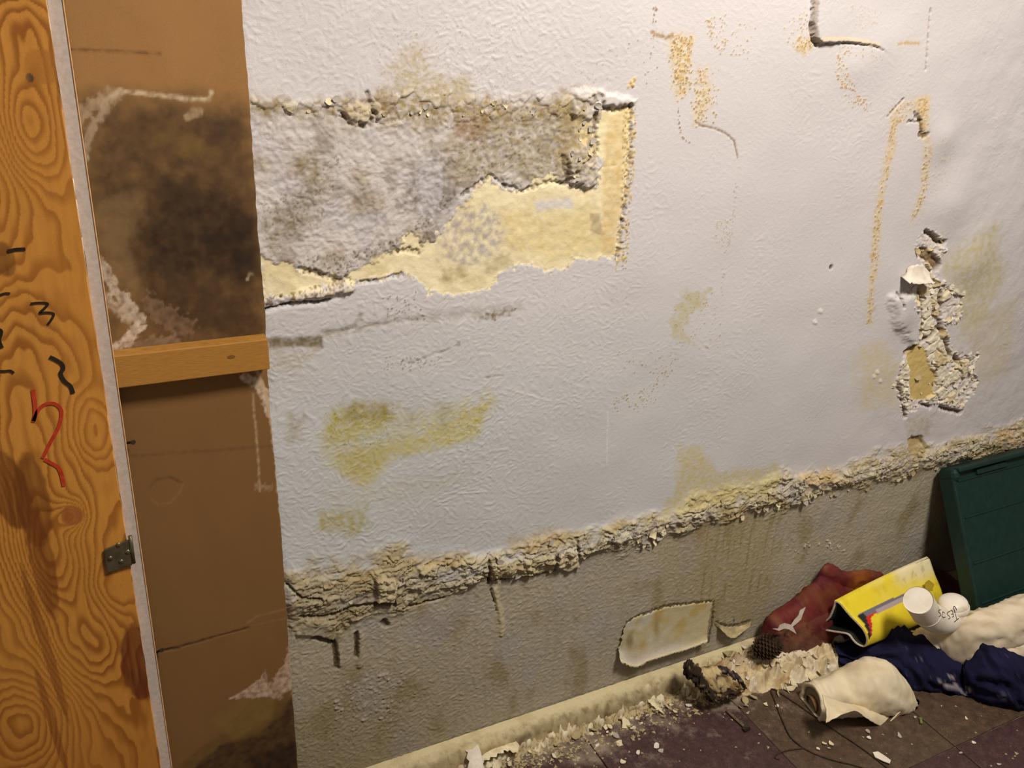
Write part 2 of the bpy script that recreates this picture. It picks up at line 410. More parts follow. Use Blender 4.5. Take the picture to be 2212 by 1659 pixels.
sl, m = W.poly([(740, 240), (752, 226), (775, 222), (795, 228), (802, 248), (794, 264), (770, 270), (750, 262)], .0015, .004, 90, 240); W.h[sl] += m * (.0035 + .001 * W.nz(sl, 90, 241)); W.paint(sl, m * np.clip(.8 + .5 * W.nz(sl, 80, 242), 0, 1), (204, 190, 160), .9)
# edge grit to the right of the yellow strip
W.dots([(1348, 232), (1378, 225), (1372, 330), (1362, 470), (1350, 590), (1325, 580), (1340, 480)], 240, (0.0008, 0.0024), (186, 158, 104), 0.0006, 0.75, 76, (224, 204, 150))
W.dots([(1348, 232), (1378, 225), (1372, 330), (1362, 470), (1350, 590), (1325, 580), (1340, 480)], 70, (0.0008, 0.0016), (96, 76, 48), 0.0004, 0.8, 77)
# bulging white lip at the corner, round scab of paint
sl, m = W.poly([(1240, 195), (1275, 190), (1300, 200), (1375, 215), (1370, 226), (1300, 230), (1270, 260), (1235, 250)], 0.004, 0.005, 60, 78)
W.h[sl] += m * 0.005; W.paint(sl, m * np.clip(0.6 + W.nz(sl, 60, 79), 0, 1), (214, 208, 204), 0.7)
sl, m = W.poly([(1222, 330), (1262, 310), (1285, 340), (1290, 395), (1270, 408), (1235, 400)], 0.003, 0.005, 70, 80)
W.h[sl] += m * 0.006 * (1 + 0.5 * W.nz(sl, 90, 81)); W.paint(sl, m * np.clip(0.5 + W.nz(sl, 90, 82), 0, 1), (196, 188, 176), 0.8)
# lower crack with lifted paint
sl, m = W.stroke([(572, 664), (612, 656), (650, 652), (690, 650), (730, 636)], .0045, 0.004, 0.002, 90, 83)
W.h[sl] -= m * 0.002
sl, m = W.stroke([(570, 668), (612, 659), (640, 652), (690, 652), (712, 645)], .0012, 0.0008, 0.0015, 160, 84)
W.paint(sl, m, (66, 52, 34), 0.85); W.h[sl] -= m * 0.006
sl, m = W.stroke([(640, 640), (700, 632), (755, 620)], .006, 0.004, 0.003, 90, 85)
W.h[sl] += m * 0.006; W.paint(sl, m, (216, 206, 190), 0.7)
W.dots([(820, 640), (900, 620), (920, 690), (830, 690)], 40, (.0008, .0016), (120, 100, 62), .0004, .8, 86)
W.dots([(575, 640), (760, 600), (760, 630), (575, 660)], 150, (.0008, .002), (130, 108, 66), .0006, .7, 87)

# ---- ghost of the shelf batten and the old mortar lines
sl, m = W.poly([(578, 731), (697, 724), (697, 751), (640, 748), (580, 752)], 0.0025, 0.002, 90, 90)
W.paint(sl, m * np.clip(0.85 + 0.6 * W.nz(sl, 90, 91), 0, 1), (112, 98, 66), 0.95)
damp([(590, 750), (650, 750), (690, 755), (640, 800), (590, 800)], (182, 172, 146), 0.5, 0.01, 0.01, 50, 92)
for pts, w, a in (([(700, 724), (840, 697), (990, 680), (1120, 668)], .006, .35), ([(700, 722), (800, 702), (900, 690)], .002, .3), ([(880, 786), (920, 770), (965, 755), (990, 742)], .0014, .55),
                  ([(1050, 815), (1072, 812), (1085, 812)], .0012, .5), ([(745, 720), (780, 690), (775, 675)], .003, .5), ([(560, 232), (700, 240)], .004, .5),
                  ([(1290, 340), (1300, 362), (1370, 355)], .001, .0)):
    sl, m = W.stroke(pts, w, w, 0.003, 90, 93)
    W.paint(sl, m * np.clip(0.6 + W.nz(sl, 70, 94), 0, 1), (124, 106, 72), a); W.h[sl] -= m * 0.0006
damp([(1022, 684), (1060, 672), (1112, 668), (1100, 684), (1030, 694)], (120, 104, 76), 0.75, 0.002, 0.006, 90, 95, 0.9, 120)
W.dots([(830, 770), (960, 770), (920, 800), (830, 800)], 60, (.0006, .0013), (110, 92, 62), .0003, .7, 96)

# ---- yellow-green mould stain, middle left
for pts, rgb, a, sd in (([(700, 900), (770, 870), (855, 880), (850, 915), (800, 935), (760, 960), (700, 965)], (178, 166, 84), .95, 101),
                        ([(740, 870), (830, 872), (850, 900), (800, 915), (750, 905)], (142, 124, 66), .65, 102),
                        ([(730, 985), (830, 960), (960, 915), (1050, 850), (1070, 870), (1020, 950), (960, 960), (850, 990), (800, 1040), (775, 1060), (745, 1020)], (192, 178, 100), .9, 103),
                        ([(735, 985), (820, 965), (830, 990), (790, 1030), (755, 1030)], (176, 152, 74), .75, 104),
                        ([(690, 940), (1010, 860), (1040, 940), (850, 990), (790, 1060), (700, 1000)], (196, 190, 140), .6, 105),
                        ([(690, 1105), (790, 1095), (800, 1130), (760, 1160), (690, 1145)], (172, 160, 92), .8, 106),
                        ([(628, 905), (655, 905), (650, 950), (632, 950)], (150, 136, 92), .7, 107),
                        ([(690, 1060), (1010, 1010), (1000, 1050), (720, 1110)], (190, 184, 160), .4, 108),
                        ([(885, 890), (905, 880), (895, 915), (880, 915)], (156, 140, 92), .7, 109), ([(950, 870), (970, 868), (960, 925), (945, 920)], (160, 146, 98), .6, 110)):
    damp(pts, rgb, a, 0.012, 0.012, 45, sd, 0.55, 120)
W.dots([(700, 890), (860, 875), (850, 960), (720, 970)], 90, (.0006, .0012), (110, 96, 52), .0003, .6, 111)
W.dots([(960, 900), (1060, 860), (1060, 960), (970, 970)], 45, (.0006, .0012), (120, 108, 70), .0003, .6, 112)
# scratches
for pts, w, a, lift in (([(1313, 890), (1309, 1010)], .0012, .5, .0006), ([(1190, 850), (1195, 960)], .0008, .2, 0), ([(1090, 838), (1190, 868)], .001, .4, .0004), ([(990, 1065), (1050, 1062)], .001, .4, .0005), ([(1196, 960), (1200, 1120)], .001, .15, 0)):
    sl, m = W.stroke(pts, w, w, 0.001, 120, 113); W.paint(sl, m, (222, 218, 214), a); W.h[sl] += m * lift

# ---- ochre eruptions over the right half
OC, OD, OH = (196, 162, 100), (138, 108, 66), (222, 204, 160)
def ooze(pts, a=0.8, n=0, sd=0, rgb=OC, fe=.006, wob=.008):
    damp(pts, (222, 198, 142), a * 0.9, fe * 1.6, wob, 70, sd, 0.6, 160); damp(pts, rgb, a * .85, fe * 1.3, wob * 1.3, 80, sd + 1, 1.2, 110)
    sl, m = W.poly(pts, fe, wob, 90, sd + 1); W.h[sl] += m * 0.0005 * np.maximum(W.nz(sl, 170, sd + 2), -.3)
    if n: W.dots(pts, n, (.0007, .0018), OD, .0007, .85, sd + 3, OH)
ooze([(1452, 74), (1497, 80), (1492, 130), (1480, 200), (1466, 210), (1460, 190), (1452, 120)], .9, 110, 120)
W.dots([(1440, 75), (1500, 75), (1490, 215), (1450, 215)], 70, (.0007, .0016), OD, .0006, .9, 124, OH)
sl, m = W.stroke([(1410, 70), (1425, 76), (1440, 80), (1452, 78)], .0024, .002, .003, 150, 125); W.paint(sl, m, (160, 126, 66), .8)
W.line_dots([(1418, 15), (1414, 50)], 10, .002, rgb=OD, seed=126)
W.dots([(1360, 175), (1372, 165), (1368, 190), (1352, 190)], 14, (.001, .0024), OC, .0008, .9, 127, OH)
W.dots([(1350, 100), (1420, 40), (1440, 60), (1420, 200), (1395, 195)], 22, (.0007, .0015), OD, .0005, .8, 128)
W.dots([(1520, 40), (1570, 30), (1570, 100), (1555, 120), (1530, 80)], 70, (.0006, .0015), OD, .0005, .7, 129, OH)
W.dots([(1560, 60), (1640, 40), (1620, 130), (1580, 120)], 34, (.0006, .0014), OD, .0005, .7, 130, OH)
ooze([(1506, 150), (1530, 150), (1535, 220), (1518, 260), (1500, 270), (1504, 210)], .55, 60, 131)
W.dots([(1490, 140), (1552, 140), (1555, 200), (1545, 270), (1495, 275)], 100, (.0006, .0016), OD, .0006, .85, 135, OH)
sl, m = W.stroke([(1502, 262), (1515, 272), (1545, 278), (1568, 288), (1586, 305), (1592, 340)], .0013, .001, .0012, 200, 136); W.paint(sl, m, (134, 106, 66), .8); W.h[sl] -= m * .0008
W.line_dots([(1466, 212), (1466, 260), (1472, 295), (1488, 308)], 26, .0006, rgb=OD, seed=137, r=(.0007, .0014))
W.line_dots([(1592, 345), (1586, 420), (1582, 470), (1566, 560), (1560, 650)], 46, .0022, rgb=(150, 130, 94), seed=138, r=(.0006, .0012), amt=.7)
W.dots([(1545, 480), (1580, 470), (1590, 500), (1560, 540), (1540, 525)], 40, (.0006, .0013), (150, 124, 78), .0005, .7, 139, OH)
W.dots([(1690, 60), (1740, 15), (1750, 90), (1740, 115), (1700, 100)], 60, (.0006, .0014), OD, .0005, .75, 140, OH)
ooze([(1722, 88), (1755, 85), (1758, 98), (1735, 118), (1718, 108)], .8, 30, 141)
W.dots([(1808, 110), (1826, 112), (1828, 150), (1850, 200), (1885, 225), (1880, 242), (1840, 232), (1815, 205), (1800, 160)], 120, (.0007, .0016), (156, 118, 68), .0006, .85, 145, OH)
W.dots([(1780, 90), (1900, 100), (1900, 135), (1800, 125)], 40, (.0006, .0013), OD, .0005, .7, 146, OH)
W.dots([(1830, 10), (1900, 20), (1890, 60), (1840, 60)], 60, (.0006, .0012), (190, 150, 110), .0004, .5, 147)
sl, m = W.stroke([(1938, 94), (1960, 92), (1984, 94)], .002, .002, .003, 160, 148); W.paint(sl, m, OC, .8)
W.dots([(1200, 150), (1360, 90), (1350, 200), (1200, 210)], 60, (.0005, .0012), (150, 126, 92), .0004, .55, 149)
W.dots([(800, 60), (1120, 40), (1120, 200), (820, 200)], 220, (.0005, .0013), (160, 140, 104), .0004, .5, 150)
W.dots([(600, 30), (1300, 20), (1300, 200), (600, 200)], 120, (.0005, .001), (150, 132, 108), .0003, .4, 151)
# arch of crumbs, right
ooze([(1920, 240), (1950, 218), (2005, 210), (2008, 235), (1960, 245), (1955, 262), (1925, 272)], .45, 50, 152)
ooze([(1984, 212), (2006, 212), (2004, 262), (2000, 300), (1990, 300), (1985, 262)], .85, 50, 156)
ooze([(1926, 260), (1938, 262), (1930, 330), (1912, 410), (1905, 460), (1898, 560), (1888, 620), (1884, 700), (1872, 700), (1884, 560), (1890, 460), (1904, 400), (1914, 330)], .8, 150, 160)
ooze([(1998, 300), (2012, 310), (2006, 400), (1990, 450), (1975, 480), (1968, 470), (1988, 420)], .5, 90, 164)
W.dots([(2000, 290), (2060, 310), (2050, 400), (2000, 430)], 60, (.0006, .0013), (176, 150, 100), .0005, .6, 168, OH)
for pts, w in (([(1976, 246), (1988, 262), (1990, 285)], .003), ([(1986, 288), (1994, 294), (2002, 290)], .004), ([(1918, 250), (1935, 230), (1950, 215)], .0012), ([(1962, 262), (1988, 262)], .0016)):
    sl, m = W.stroke(pts, w, .0015, .003, 150, 169); W.paint(sl, m, (96, 74, 44), .8); W.h[sl] -= m * .003
damp([(1850, 760), (1900, 740), (1935, 780), (1940, 870), (1860, 880)], (206, 190, 148), .7, .02, .02, 40, 170)
damp([(2030, 560), (2150, 480), (2170, 600), (2120, 700), (2080, 720), (2060, 640)], (190, 178, 130), .75, .02, .02, 40, 171)
damp([(2080, 700), (2200, 640), (2180, 800), (2110, 840)], (200, 186, 150), .6, .02, .02, 40, 172)
damp([(1480, 630), (1535, 625), (1525, 660), (1490, 680), (1480, 720), (1500, 742), (1455, 730), (1450, 690)], (186, 176, 128), .75, .008, .012, 60, 173)
W.dots([(1455, 640), (1560, 630), (1565, 760), (1460, 750)], 80, (.0006, .0014), (140, 120, 78), .0005, .7, 174, (214, 202, 170))
W.dots([(1325, 860), (1400, 838), (1440, 790), (1445, 815), (1415, 870), (1380, 890), (1330, 890)], 95, (.0007, .0016), (130, 108, 72), .0006, .8, 175, (218, 204, 170))
W.dots([(1330, 760), (1480, 755), (1450, 820), (1340, 800)], 60, (.0006, .0014), (140, 118, 80), .0005, .7, 176)
W.dots([(1130, 560), (1360, 590), (1350, 720), (1140, 700)], 60, (.0005, .0011), (150, 132, 100), .0003, .6, 177)
W.dots([(1640, 500), (1860, 480), (1860, 700), (1660, 720)], 25, (.0005, .0011), (150, 130, 96), .0003, .6, 178)
p = W.P([(1797, 578)])[0]; W.dot(p[0], p[1], .0042, (92, 76, 52), -.003, .95)
for x, y in ((1893, 803), (1900, 822), (1886, 812), (1772, 672), (1760, 695)):
    p = W.P([(x, y)])[0]; W.dot(p[0], p[1], .004, (222, 214, 206), .0012, .8); W.dot(p[0] + .004, p[1] - .003, .003, (226, 218, 210), .001, .7)

# ---- split in the paint at the top right: sheet to the right of it stands proud
sl, m = W.poly([(1757, -60), (1750, 40), (1752, 80), (1764, 94), (1830, 92), (1880, 99), (1905, 110), (2000, 150), (2012, -60)], .0012, .0016, 120, 180)
m = m * sstep(at(1930, 100)[0], at(1840, 100)[0], U[sl]); W.h[sl] += m * (0.004 + 0.006 * sstep(1.06, .96, U[sl]))
for pts, w, a in (([(1758, -40), (1754, 20), (1750, 60), (1754, 84), (1763, 96)], .0046, .55), ([(1764, 93), (1800, 92), (1830, 92), (1880, 98), (1902, 108)], .0014, .7), ([(2010, 20), (2004, 90), (1999, 150)], .0016, .7)):
    sl, m = W.stroke(pts, w * .7, .0012, .0015, 140, 181); W.h[sl] -= m * .0035
    W.paint(sl, m, (150, 128, 100), a)
sl, m = W.stroke([(1765, 84), (1830, 84), (1890, 96)], .003, .002, .002, 120, 182); W.paint(sl, m, (232, 214, 176), .7)
# swollen paint right of the arch
for c in ((2040, 300, .022, .006), (2060, 440, .03, .008), (1840, 150, .02, .003), (1900, 110, .03, .004), (2100, 560, .03, .006), (1945, 680, .02, .006), (1950, 640, .016, .004)):
    p = W.P([(c[0], c[1])])[0]; W.h += c[3] * np.exp(-((U - p[0]) ** 2 + (Z - p[1]) ** 2) / (2 * c[2] ** 2))
W.h += sstep(1.15, 1.5, U) * 0.0012 * fbm(U * 18, Z * 18, 3, 183)

# ---- flaking patch, right
flk = [(2000, 498), (2042, 520), (2034, 556), (2012, 580), (2034, 612), (2082, 640), (2072, 682), (2034, 706), (2062, 764), (2112, 770), (2092, 808), (2112, 824), (2078, 882), (2012, 862), (1960, 892), (1944, 855), (1934, 832), (1955, 764), (1986, 722), (1976, 662), (1958, 612), (1992, 572), (1980, 548)]
sl, m = W.poly(flk, .012, .014, 40, 188); W.paint(sl, m * np.clip(.6 + W.nz(sl, 60, 187), 0, 1), (214, 206, 190), .5)
sl, m = W.poly(flk, .004, .016, 55, 190); u_, z_ = U[sl], Z[sl]
f1, f2, idv = worley((u_ + wx[sl]) * 30, (z_ + wz[sl]) * 34, 9)
W.paint(sl, m, (224, 214, 190), .85); W.paint(sl, m * sstep(.75, .9, idv), (204, 184, 136), .8); W.paint(sl, m * sstep(.35, .2, idv), (214, 207, 204), .8)
W.h[sl] = W.h[sl] * (1 - m) + m * (-.004 + .008 * idv * sstep(0, .12, f2 - f1) + .0016 * fbm(u_ * 110, z_ * 110, 3, 191))
W.paint(sl, m * sstep(.08, .02, f2 - f1), (136, 116, 86), .4)
rim = np.clip(4 * m * (1 - m), 0, 1); W.h[sl] += rim * .004 * np.clip(.5 + 1.5 * W.nz(sl, 50, 186), 0, 1.5)
core = [(1958, 768), (1978, 744), (2000, 752), (2008, 790), (2024, 812), (2016, 852), (1996, 866), (1966, 862), (1966, 800)]
sl, m = W.poly(core, .002, .004, 80, 192); W.paint(sl, m, (206, 180, 112), .95); W.h[sl] = W.h[sl] * (1 - m) + m * (-.004 + .001 * W.nz(sl, 60, 193))
for pts, w in (([(2002, 500), (2020, 510), (2024, 522), (2042, 524)], .004), ([(1992, 545), (2010, 555), (2026, 575)], .009), ([(1984, 632), (1988, 680), (1986, 720)], .004), ([(2030, 632), (2032, 690), (2034, 716)], .004),
               ([(1955, 762), (1985, 742), (2012, 728), (2030, 706)], .005), ([(2040, 730), (2052, 770)], .003), ([(1940, 830), (1950, 870), (1956, 900)], .004), ([(2062, 770), (2074, 786)], .004), ([(1980, 604), (2014, 612)], .005),
               ([(1936, 632), (1942, 660)], .0012), ([(1990, 872), (2010, 880)], .003), ([(2030, 880), (2075, 892)], .004)):
    sl, m = W.stroke(pts, w, .003, .003, 120, 194); W.paint(sl, m, (104, 80, 50), .8); W.h[sl] -= m * .008
sl, m = W.poly([(1920, 640), (1980, 630), (1990, 700), (1975, 750), (1930, 700)], .012, .008, 40, 195); W.h[sl] += m * .008
W.dots([(1940, 830), (1965, 820), (1960, 890), (1945, 890)], 40, (.001, .003), (214, 206, 198), .003, .8, 196)
W.dots([(2040, 770), (2110, 770), (2080, 880), (2020, 870)], 60, (.001, .004), (206, 186, 140), .003, .8, 197)
damp([(1960, 905), (2010, 895), (2010, 940), (1960, 940)], (176, 164, 130), .6, .01, .01, 50, 198)
sl, m = W.poly([(1960, 950), (1990, 940), (2005, 968), (1985, 990), (1962, 985)], .003, .004, 60, 199); W.paint(sl, m, (190, 164, 110), .9); W.h[sl] -= m * .004
sl, m = W.stroke([(1968, 942), (1990, 948), (2000, 965)], .003, .002, .002, 100, 200); W.paint(sl, m, (84, 64, 38), .8)

# ---- crumbled course
thick = 0.030 + 0.022 * sstep(0.42, 0.2, U) + 0.020 * fbm(U * 7, U * 0 + 3, 3, 201)
d = (Z - ledz) / thick
dd0 = d + 0.55 * fbm(U * 17, Z * 22, 4, 202); dd0 = np.where(dd0 > 0, dd0 / 1.35, dd0)
band = sstep(1.25, 0.55, np.abs(dd0)) * (.35 + .65 * sstep(-.30, .05, fbm(U * 20, Z * 30, 4, 231) + .25 * (1 - np.abs(dd0))))
f1, f2, idv = worley((U + wx) * 58, (Z + wz) * 95, 21)
f1b, f2b, idb = worley((U + wx) * 120, (Z + wz) * 190, 22)
plate = idv * sstep(0.0, 0.14, f2 - f1)
lay = fbm(U * 10, Z * 75, 4, 203)
W.h += sstep(.170, .178, U) * band * (0.002 + 0.0055 * (.4 + .6 * sstep(.3, .5, U)) * plate * (.5 + .8 * sstep(-.2, .4, fbm(U * 9, Z * 9, 3, 230))) + 0.003 * idb * sstep(0, .15, f2b - f1b) + 0.003 * lay)
W.h += 0.0045 * np.exp(-((d - 0.1) / 0.9) ** 2) * sstep(.172, .182, U)
band = band * sstep(.168, .176, U)
W.paint(ALL, band, (178, 166, 134), .70)
W.paint(ALL, band * sstep(.0, .5, fbm(U * 12, Z * 20, 4, 204)), (172, 150, 98), .7)
W.paint(ALL, band * sstep(.55, .75, idv) * sstep(0.05, 0.15, f2 - f1), (204, 193, 164), .6)
W.paint(ALL, band * sstep(.2, .5, fbm(U * 17 + 7, Z * 17, 4, 205)), (166, 159, 154), .75)
W.paint(ALL, band * sstep(.42, .25, U), (142, 126, 92), .6)
crk2 = ridged((U + wx) * 14, (Z + wz) * 85, 3, 232); W.h -= .003 * band * sstep(.62, .9, crk2) * sstep(.8, .4, U); W.paint(ALL, band * sstep(.66, .9, crk2) * sstep(.8, .4, U), (92, 76, 48), .6)
W.paint(ALL, band * sstep(.09, .01, f2 - f1) * (.35 + .65 * sstep(.3, .6, U)), (98, 80, 50), .6)
W.paint(ALL, band * sstep(.10, .02, f2b - f1b) * sstep(0, .4, fbm(U * 20, Z * 20, 3, 206)), (96, 78, 48), .55)
W.paint(ALL, band * sstep(.5, .9, d + .3 * pn(U * 40, Z * 40, 207)), (182, 164, 116), .5)
for pts, rgb, a, sd in (([(1470, 965), (1520, 968), (1545, 1020), (1640, 1010), (1680, 1000), (1680, 1050), (1560, 1090), (1420, 1115), (1460, 1060)], (196, 182, 122), .8, 210),
                        ([(1100, 1160), (1200, 1130), (1240, 1150), (1180, 1185), (1090, 1185)], (178, 152, 100), .6, 211), ([(1720, 1020), (1800, 1010), (1810, 1035), (1740, 1050)], (204, 172, 120), .7, 212),
                        ([(2150, 930), (2220, 910), (2230, 960), (2150, 965)], (206, 176, 132), .7, 213), ([(850, 1200), (1000, 1190), (980, 1220), (850, 1230)], (160, 136, 92), .6, 214)):
    damp(pts, rgb, a, .01, .012, 50, sd, .5, 130)
# grey slab of paint still holding above the right end of the course
sl, m = W.poly([(1690, 985), (1740, 962), (1830, 955), (1840, 985), (1760, 1005), (1700, 1005)], .004, .006, 60, 215); W.paint(sl, m, (196, 190, 192), .15)
for pts, hh_, rgb in (([(1195, 1184), (1215, 1178), (1243, 1182), (1248, 1222), (1220, 1231), (1198, 1222)], .010, (196, 184, 148)), ([(806, 1246), (826, 1240), (848, 1244), (852, 1298), (832, 1303), (814, 1296)], .010, (186, 174, 138)),
                       ([(1056, 1214), (1100, 1206), (1190, 1192), (1198, 1230), (1100, 1250), (1058, 1260)], .004, (180, 166, 126)), ([(895, 1222), (920, 1216), (945, 1218), (935, 1236), (905, 1238)], .006, (190, 178, 140)), ([(1300, 1150), (1330, 1140), (1360, 1150), (1330, 1175)], .006, (194, 186, 168))):
    sl, m = W.poly(pts, .0014, .005, 80, 233); W.h[sl] += m * hh_ * (.8 + .5 * W.nz(sl, 50, 234)); W.paint(sl, m * np.clip(.8 + .5 * W.nz(sl, 60, 235), 0, 1), rgb, .85)
    sl, m = W.stroke(pts[len(pts) // 2:] + pts[:1], .0014, .0012, .002, 130, 236); W.paint(sl, m, (84, 66, 40), .6)
for pts, w in (([(1356, 1345), (1380, 1331), (1400, 1323), (1440, 1309), (1490, 1303), (1538, 1297)], .0026), ([(1542, 1298), (1539, 1340), (1531, 1388)], .0022), ([(1548, 1343), (1570, 1352), (1590, 1351), (1622, 1340)], .0026), ([(1586, 1334), (1588, 1352)], .001)):
    sl, m = W.stroke(pts, w, .0014, .0035, 150, 237); W.paint(sl, m, (76, 60, 36), .85)
# undercut line below the course, left half
for pts, w in (([(648, 1328), (700, 1330), (760, 1308), (805, 1300), (815, 1296)], .0022), ([(815, 1300), (850, 1300)], .006), ([(870, 1312), (930, 1300), (960, 1290)], .002), ([(1055, 1255), (1150, 1243), (1200, 1232)], .0014),
               ([(1052, 1205), (1055, 1250), (1057, 1262)], .0018), ([(1242, 1160), (1246, 1200)], .003), ([(829, 1345), (836, 1352)], .005), ([(722, 1388), (726, 1420), (728, 1444)], .0038), ([(771, 1370), (771, 1420)], .0032),
               ([(680, 1376), (700, 1382), (722, 1390)], .004), ([(1062, 1275), (1074, 1320)], .001), ([(620, 1260), (650, 1285), (700, 1290)], .0016)):
    sl, m = W.stroke(pts, w, .0014, .0022, 130, 216); W.paint(sl, m, (74, 58, 34), .75); W.h[sl] -= m * .006
sl, m = W.poly([(640, 1370), (680, 1374), (722, 1386), (724, 1340), (660, 1335)], .003, .004, 60, 217); W.h[sl] += m * .005
for x in (725, 770):
    sl, m = W.stroke([(x + 8, 1370), (x + 8, 1440)], .004, .003, .002, 90, 218); W.h[sl] += m * .003
sl, m = W.stroke([(1070, 1275), (1082, 1330), (1085, 1370)], .004, .004, .003, 60, 219); W.h[sl] += m * .003; W.paint(sl, m, (198, 184, 140), .6)
W.dots([(1700, 1180), (1810, 1160), (1830, 1190), (1720, 1200)], 30, (.001, .003), (196, 186, 172), .002, .7, 220)
W.dots([(640, 1600), (860, 1500), (880, 1590), (700, 1640)], 90, (.0008, .002), (110, 96, 72), -.001, .6, 221)
W.dots([(720, 1480), (880, 1450), (860, 1560), (720, 1560)], 160, (.001, .003), (166, 154, 152), .0012, .6, 222)

wall = W.mesh('wall_back', M_wall, border=[(-0.9, 0.145, 0, 2.45, (200, 194, 196)), (1.905, 3.0, .395, 2.45, (202, 196, 198)), (1.905, 3.0, 0, .395, (160, 150, 126)), (0.145, 1.905, 1.262, 2.45, (204, 198, 201))])
tag(wall, 'white painted masonry wall, mouldy and flaking, with bare yellow plaster', kind='structure')
def wall_h(u, z):
    i = min(max(np.searchsorted(W.us, u), 0), NU - 1); j = min(max(np.searchsorted(W.zs, z), 0), NZ - 1); return W.h[j, i]

# ================================================================== FLOOR, BASE
bm = bmesh.new(); add_box(bm, (1.0, -1.2, -0.02), (4.2, 2.4, 0.033))
m, N, L, B = mat('bare_floor')
n = noise_node(N, L, 30, 5, 0.7); L.new(ramp(N, L, n.outputs[0], [(.3, (70, 58, 52)), (.55, (120, 108, 92)), (.75, (176, 164, 140))]).outputs[0], B.inputs['Base Color'])
B.inputs['Roughness'].default_value = .85; bump(N, L, B, n.outputs[0], .5, .002); M_bare = m
floor = tag(bm_obj('floor', bm, M_bare), 'dark tiled floor strewn with paint chips along the wall', kind='structure')
TS = 0.3048
def tile_mat(name, a, b, c):
    m, N, L, B = mat(name)
    n = noise_node(N, L, 55, 6, .75); base = ramp(N, L, n.outputs[0], [(.30, a), (.52, b), (.74, c)])
    fine = noise_node(N, L, 420, 2, .6); fr = ramp(N, L, fine.outputs[0], [(.62, 0.0), (.70, 1.0)])
    # pale plaster dust trodden in, thicker near the wall (world Y)
    tc = N.new('ShaderNodeTexCoord'); sx = N.new('ShaderNodeSeparateXYZ')
    geo = N.new('ShaderNodeNewGeometry'); L.new(geo.outputs['Position'], sx.inputs[0])
    mr = N.new('ShaderNodeMapRange'); L.new(sx.outputs['Y'], mr.inputs[0])
    mr.inputs[1].default_value = -.20; mr.inputs[2].default_value = -.02; mr.inputs[3].default_value = -.14; mr.inputs[4].default_value = .16
    dn = noise_node(N, L, 16, 6, .7); add = N.new('ShaderNodeMath'); add.operation = 'ADD'
    L.new(dn.outputs[0], add.inputs[0]); L.new(mr.outputs[0], add.inputs[1])
    dr = ramp(N, L, add.outputs[0], [(.50, 0.0), (.78, 0.8)])
    c1 = mixc(N, L, dr.outputs[0], base.outputs[0], (172, 156, 136))
    mu = N.new('ShaderNodeMath'); mu.operation = 'MULTIPLY'; L.new(fr.outputs[0], mu.inputs[0]); mu.inputs[1].default_value = .35
    L.new(mixc(N, L, mu.outputs[0], c1, (150, 132, 120)), B.inputs['Base Color'])
    B.inputs['Roughness'].default_value = .55; bump(N, L, B, n.outputs[0], .25, .0008); return m
M_tileA = tile_mat('maroon_vinyl_tile', (46, 28, 30), (68, 43, 44), (90, 64, 58))
M_tileB = tile_mat('brown_vinyl_tile', (56, 42, 32), (80, 62, 46), (106, 84, 64))
meshes = {}
for key, mm_ in (('A', M_tileA), ('B', M_tileB)):
    bm = bmesh.new(); add_box(bm, (0, 0, -.0015), (TS - .0018, TS - .0018, .003)); bevel_all(bm, .0007, 1)
    me = bpy.data.meshes.new('floor_tile'); bm.to_mesh(me); bm.free(); me.materials.append(mm_); meshes[key] = me
for i in range(-3, 6):
    for j in range(0, 4):
        key = 'A' if (i + j) % 2 == 0 else 'B'
        if j == 0 and i >= 1: key = 'B'
        if j == 0 and i <= 0: key = 'A'
        if j == 1: key = 'A' if i in (1, 2, 3, -1) else 'B'
        o = bpy.data.objects.new('floor_tile', meshes[key])
        o.location = (.975 + (i - .5) * TS, -.034 - (j + .5) * TS, RNG.normal(0, .0003)); o.rotation_euler = (RNG.normal(0, .001), RNG.normal(0, .001), 0)
        COL.objects.link(o); o.parent = floor

# rounded cream moulding along the foot of the wall
nb, npf = 760, 16
ub = np.linspace(0.12, 2.3, nb); th = np.linspace(0, 1, npf)
UB, TB = np.meshgrid(ub, th)
ang = TB * math.pi * .5
yb = -(0.004 + 0.024 * np.sin(ang)) ; zb = 0.002 + 0.046 * np.cos(ang)
zb = np.where(TB == 0, 0.049, zb); yb = np.where(TB == 0, 0.0, yb)
nn = fbm(UB * 60, TB * 3, 4, 301); wob = fbm(UB * 8, TB, 3, 302)
yb -= .0015 * nn * (TB > 0) + .002 * wob * (TB > 0); zb += .001 * nn
cb = np.empty(UB.shape + (3,)); cb[:] = lin((216, 202, 160))
def pb(m, rgb):
    m = np.clip(m, 0, 1)[..., None]; cb[:] = cb * (1 - m) + lin(rgb) * m
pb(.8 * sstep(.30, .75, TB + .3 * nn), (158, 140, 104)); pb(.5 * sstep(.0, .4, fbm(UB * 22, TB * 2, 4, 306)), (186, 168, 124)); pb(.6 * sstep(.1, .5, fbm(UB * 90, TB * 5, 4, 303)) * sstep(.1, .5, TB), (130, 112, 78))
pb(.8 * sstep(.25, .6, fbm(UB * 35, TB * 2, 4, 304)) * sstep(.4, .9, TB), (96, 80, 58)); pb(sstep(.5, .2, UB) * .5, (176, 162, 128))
idx = np.arange(nb * npf).reshape(npf, nb)
q = np.stack([idx[:-1, :-1], idx[1:, :-1], idx[1:, 1:], idx[:-1, 1:]], -1).reshape(-1, 4)
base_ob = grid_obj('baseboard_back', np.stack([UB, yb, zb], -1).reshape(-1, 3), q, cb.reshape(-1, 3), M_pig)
tag(base_ob, 'rounded cream moulding running along the foot of the wall', kind='structure')

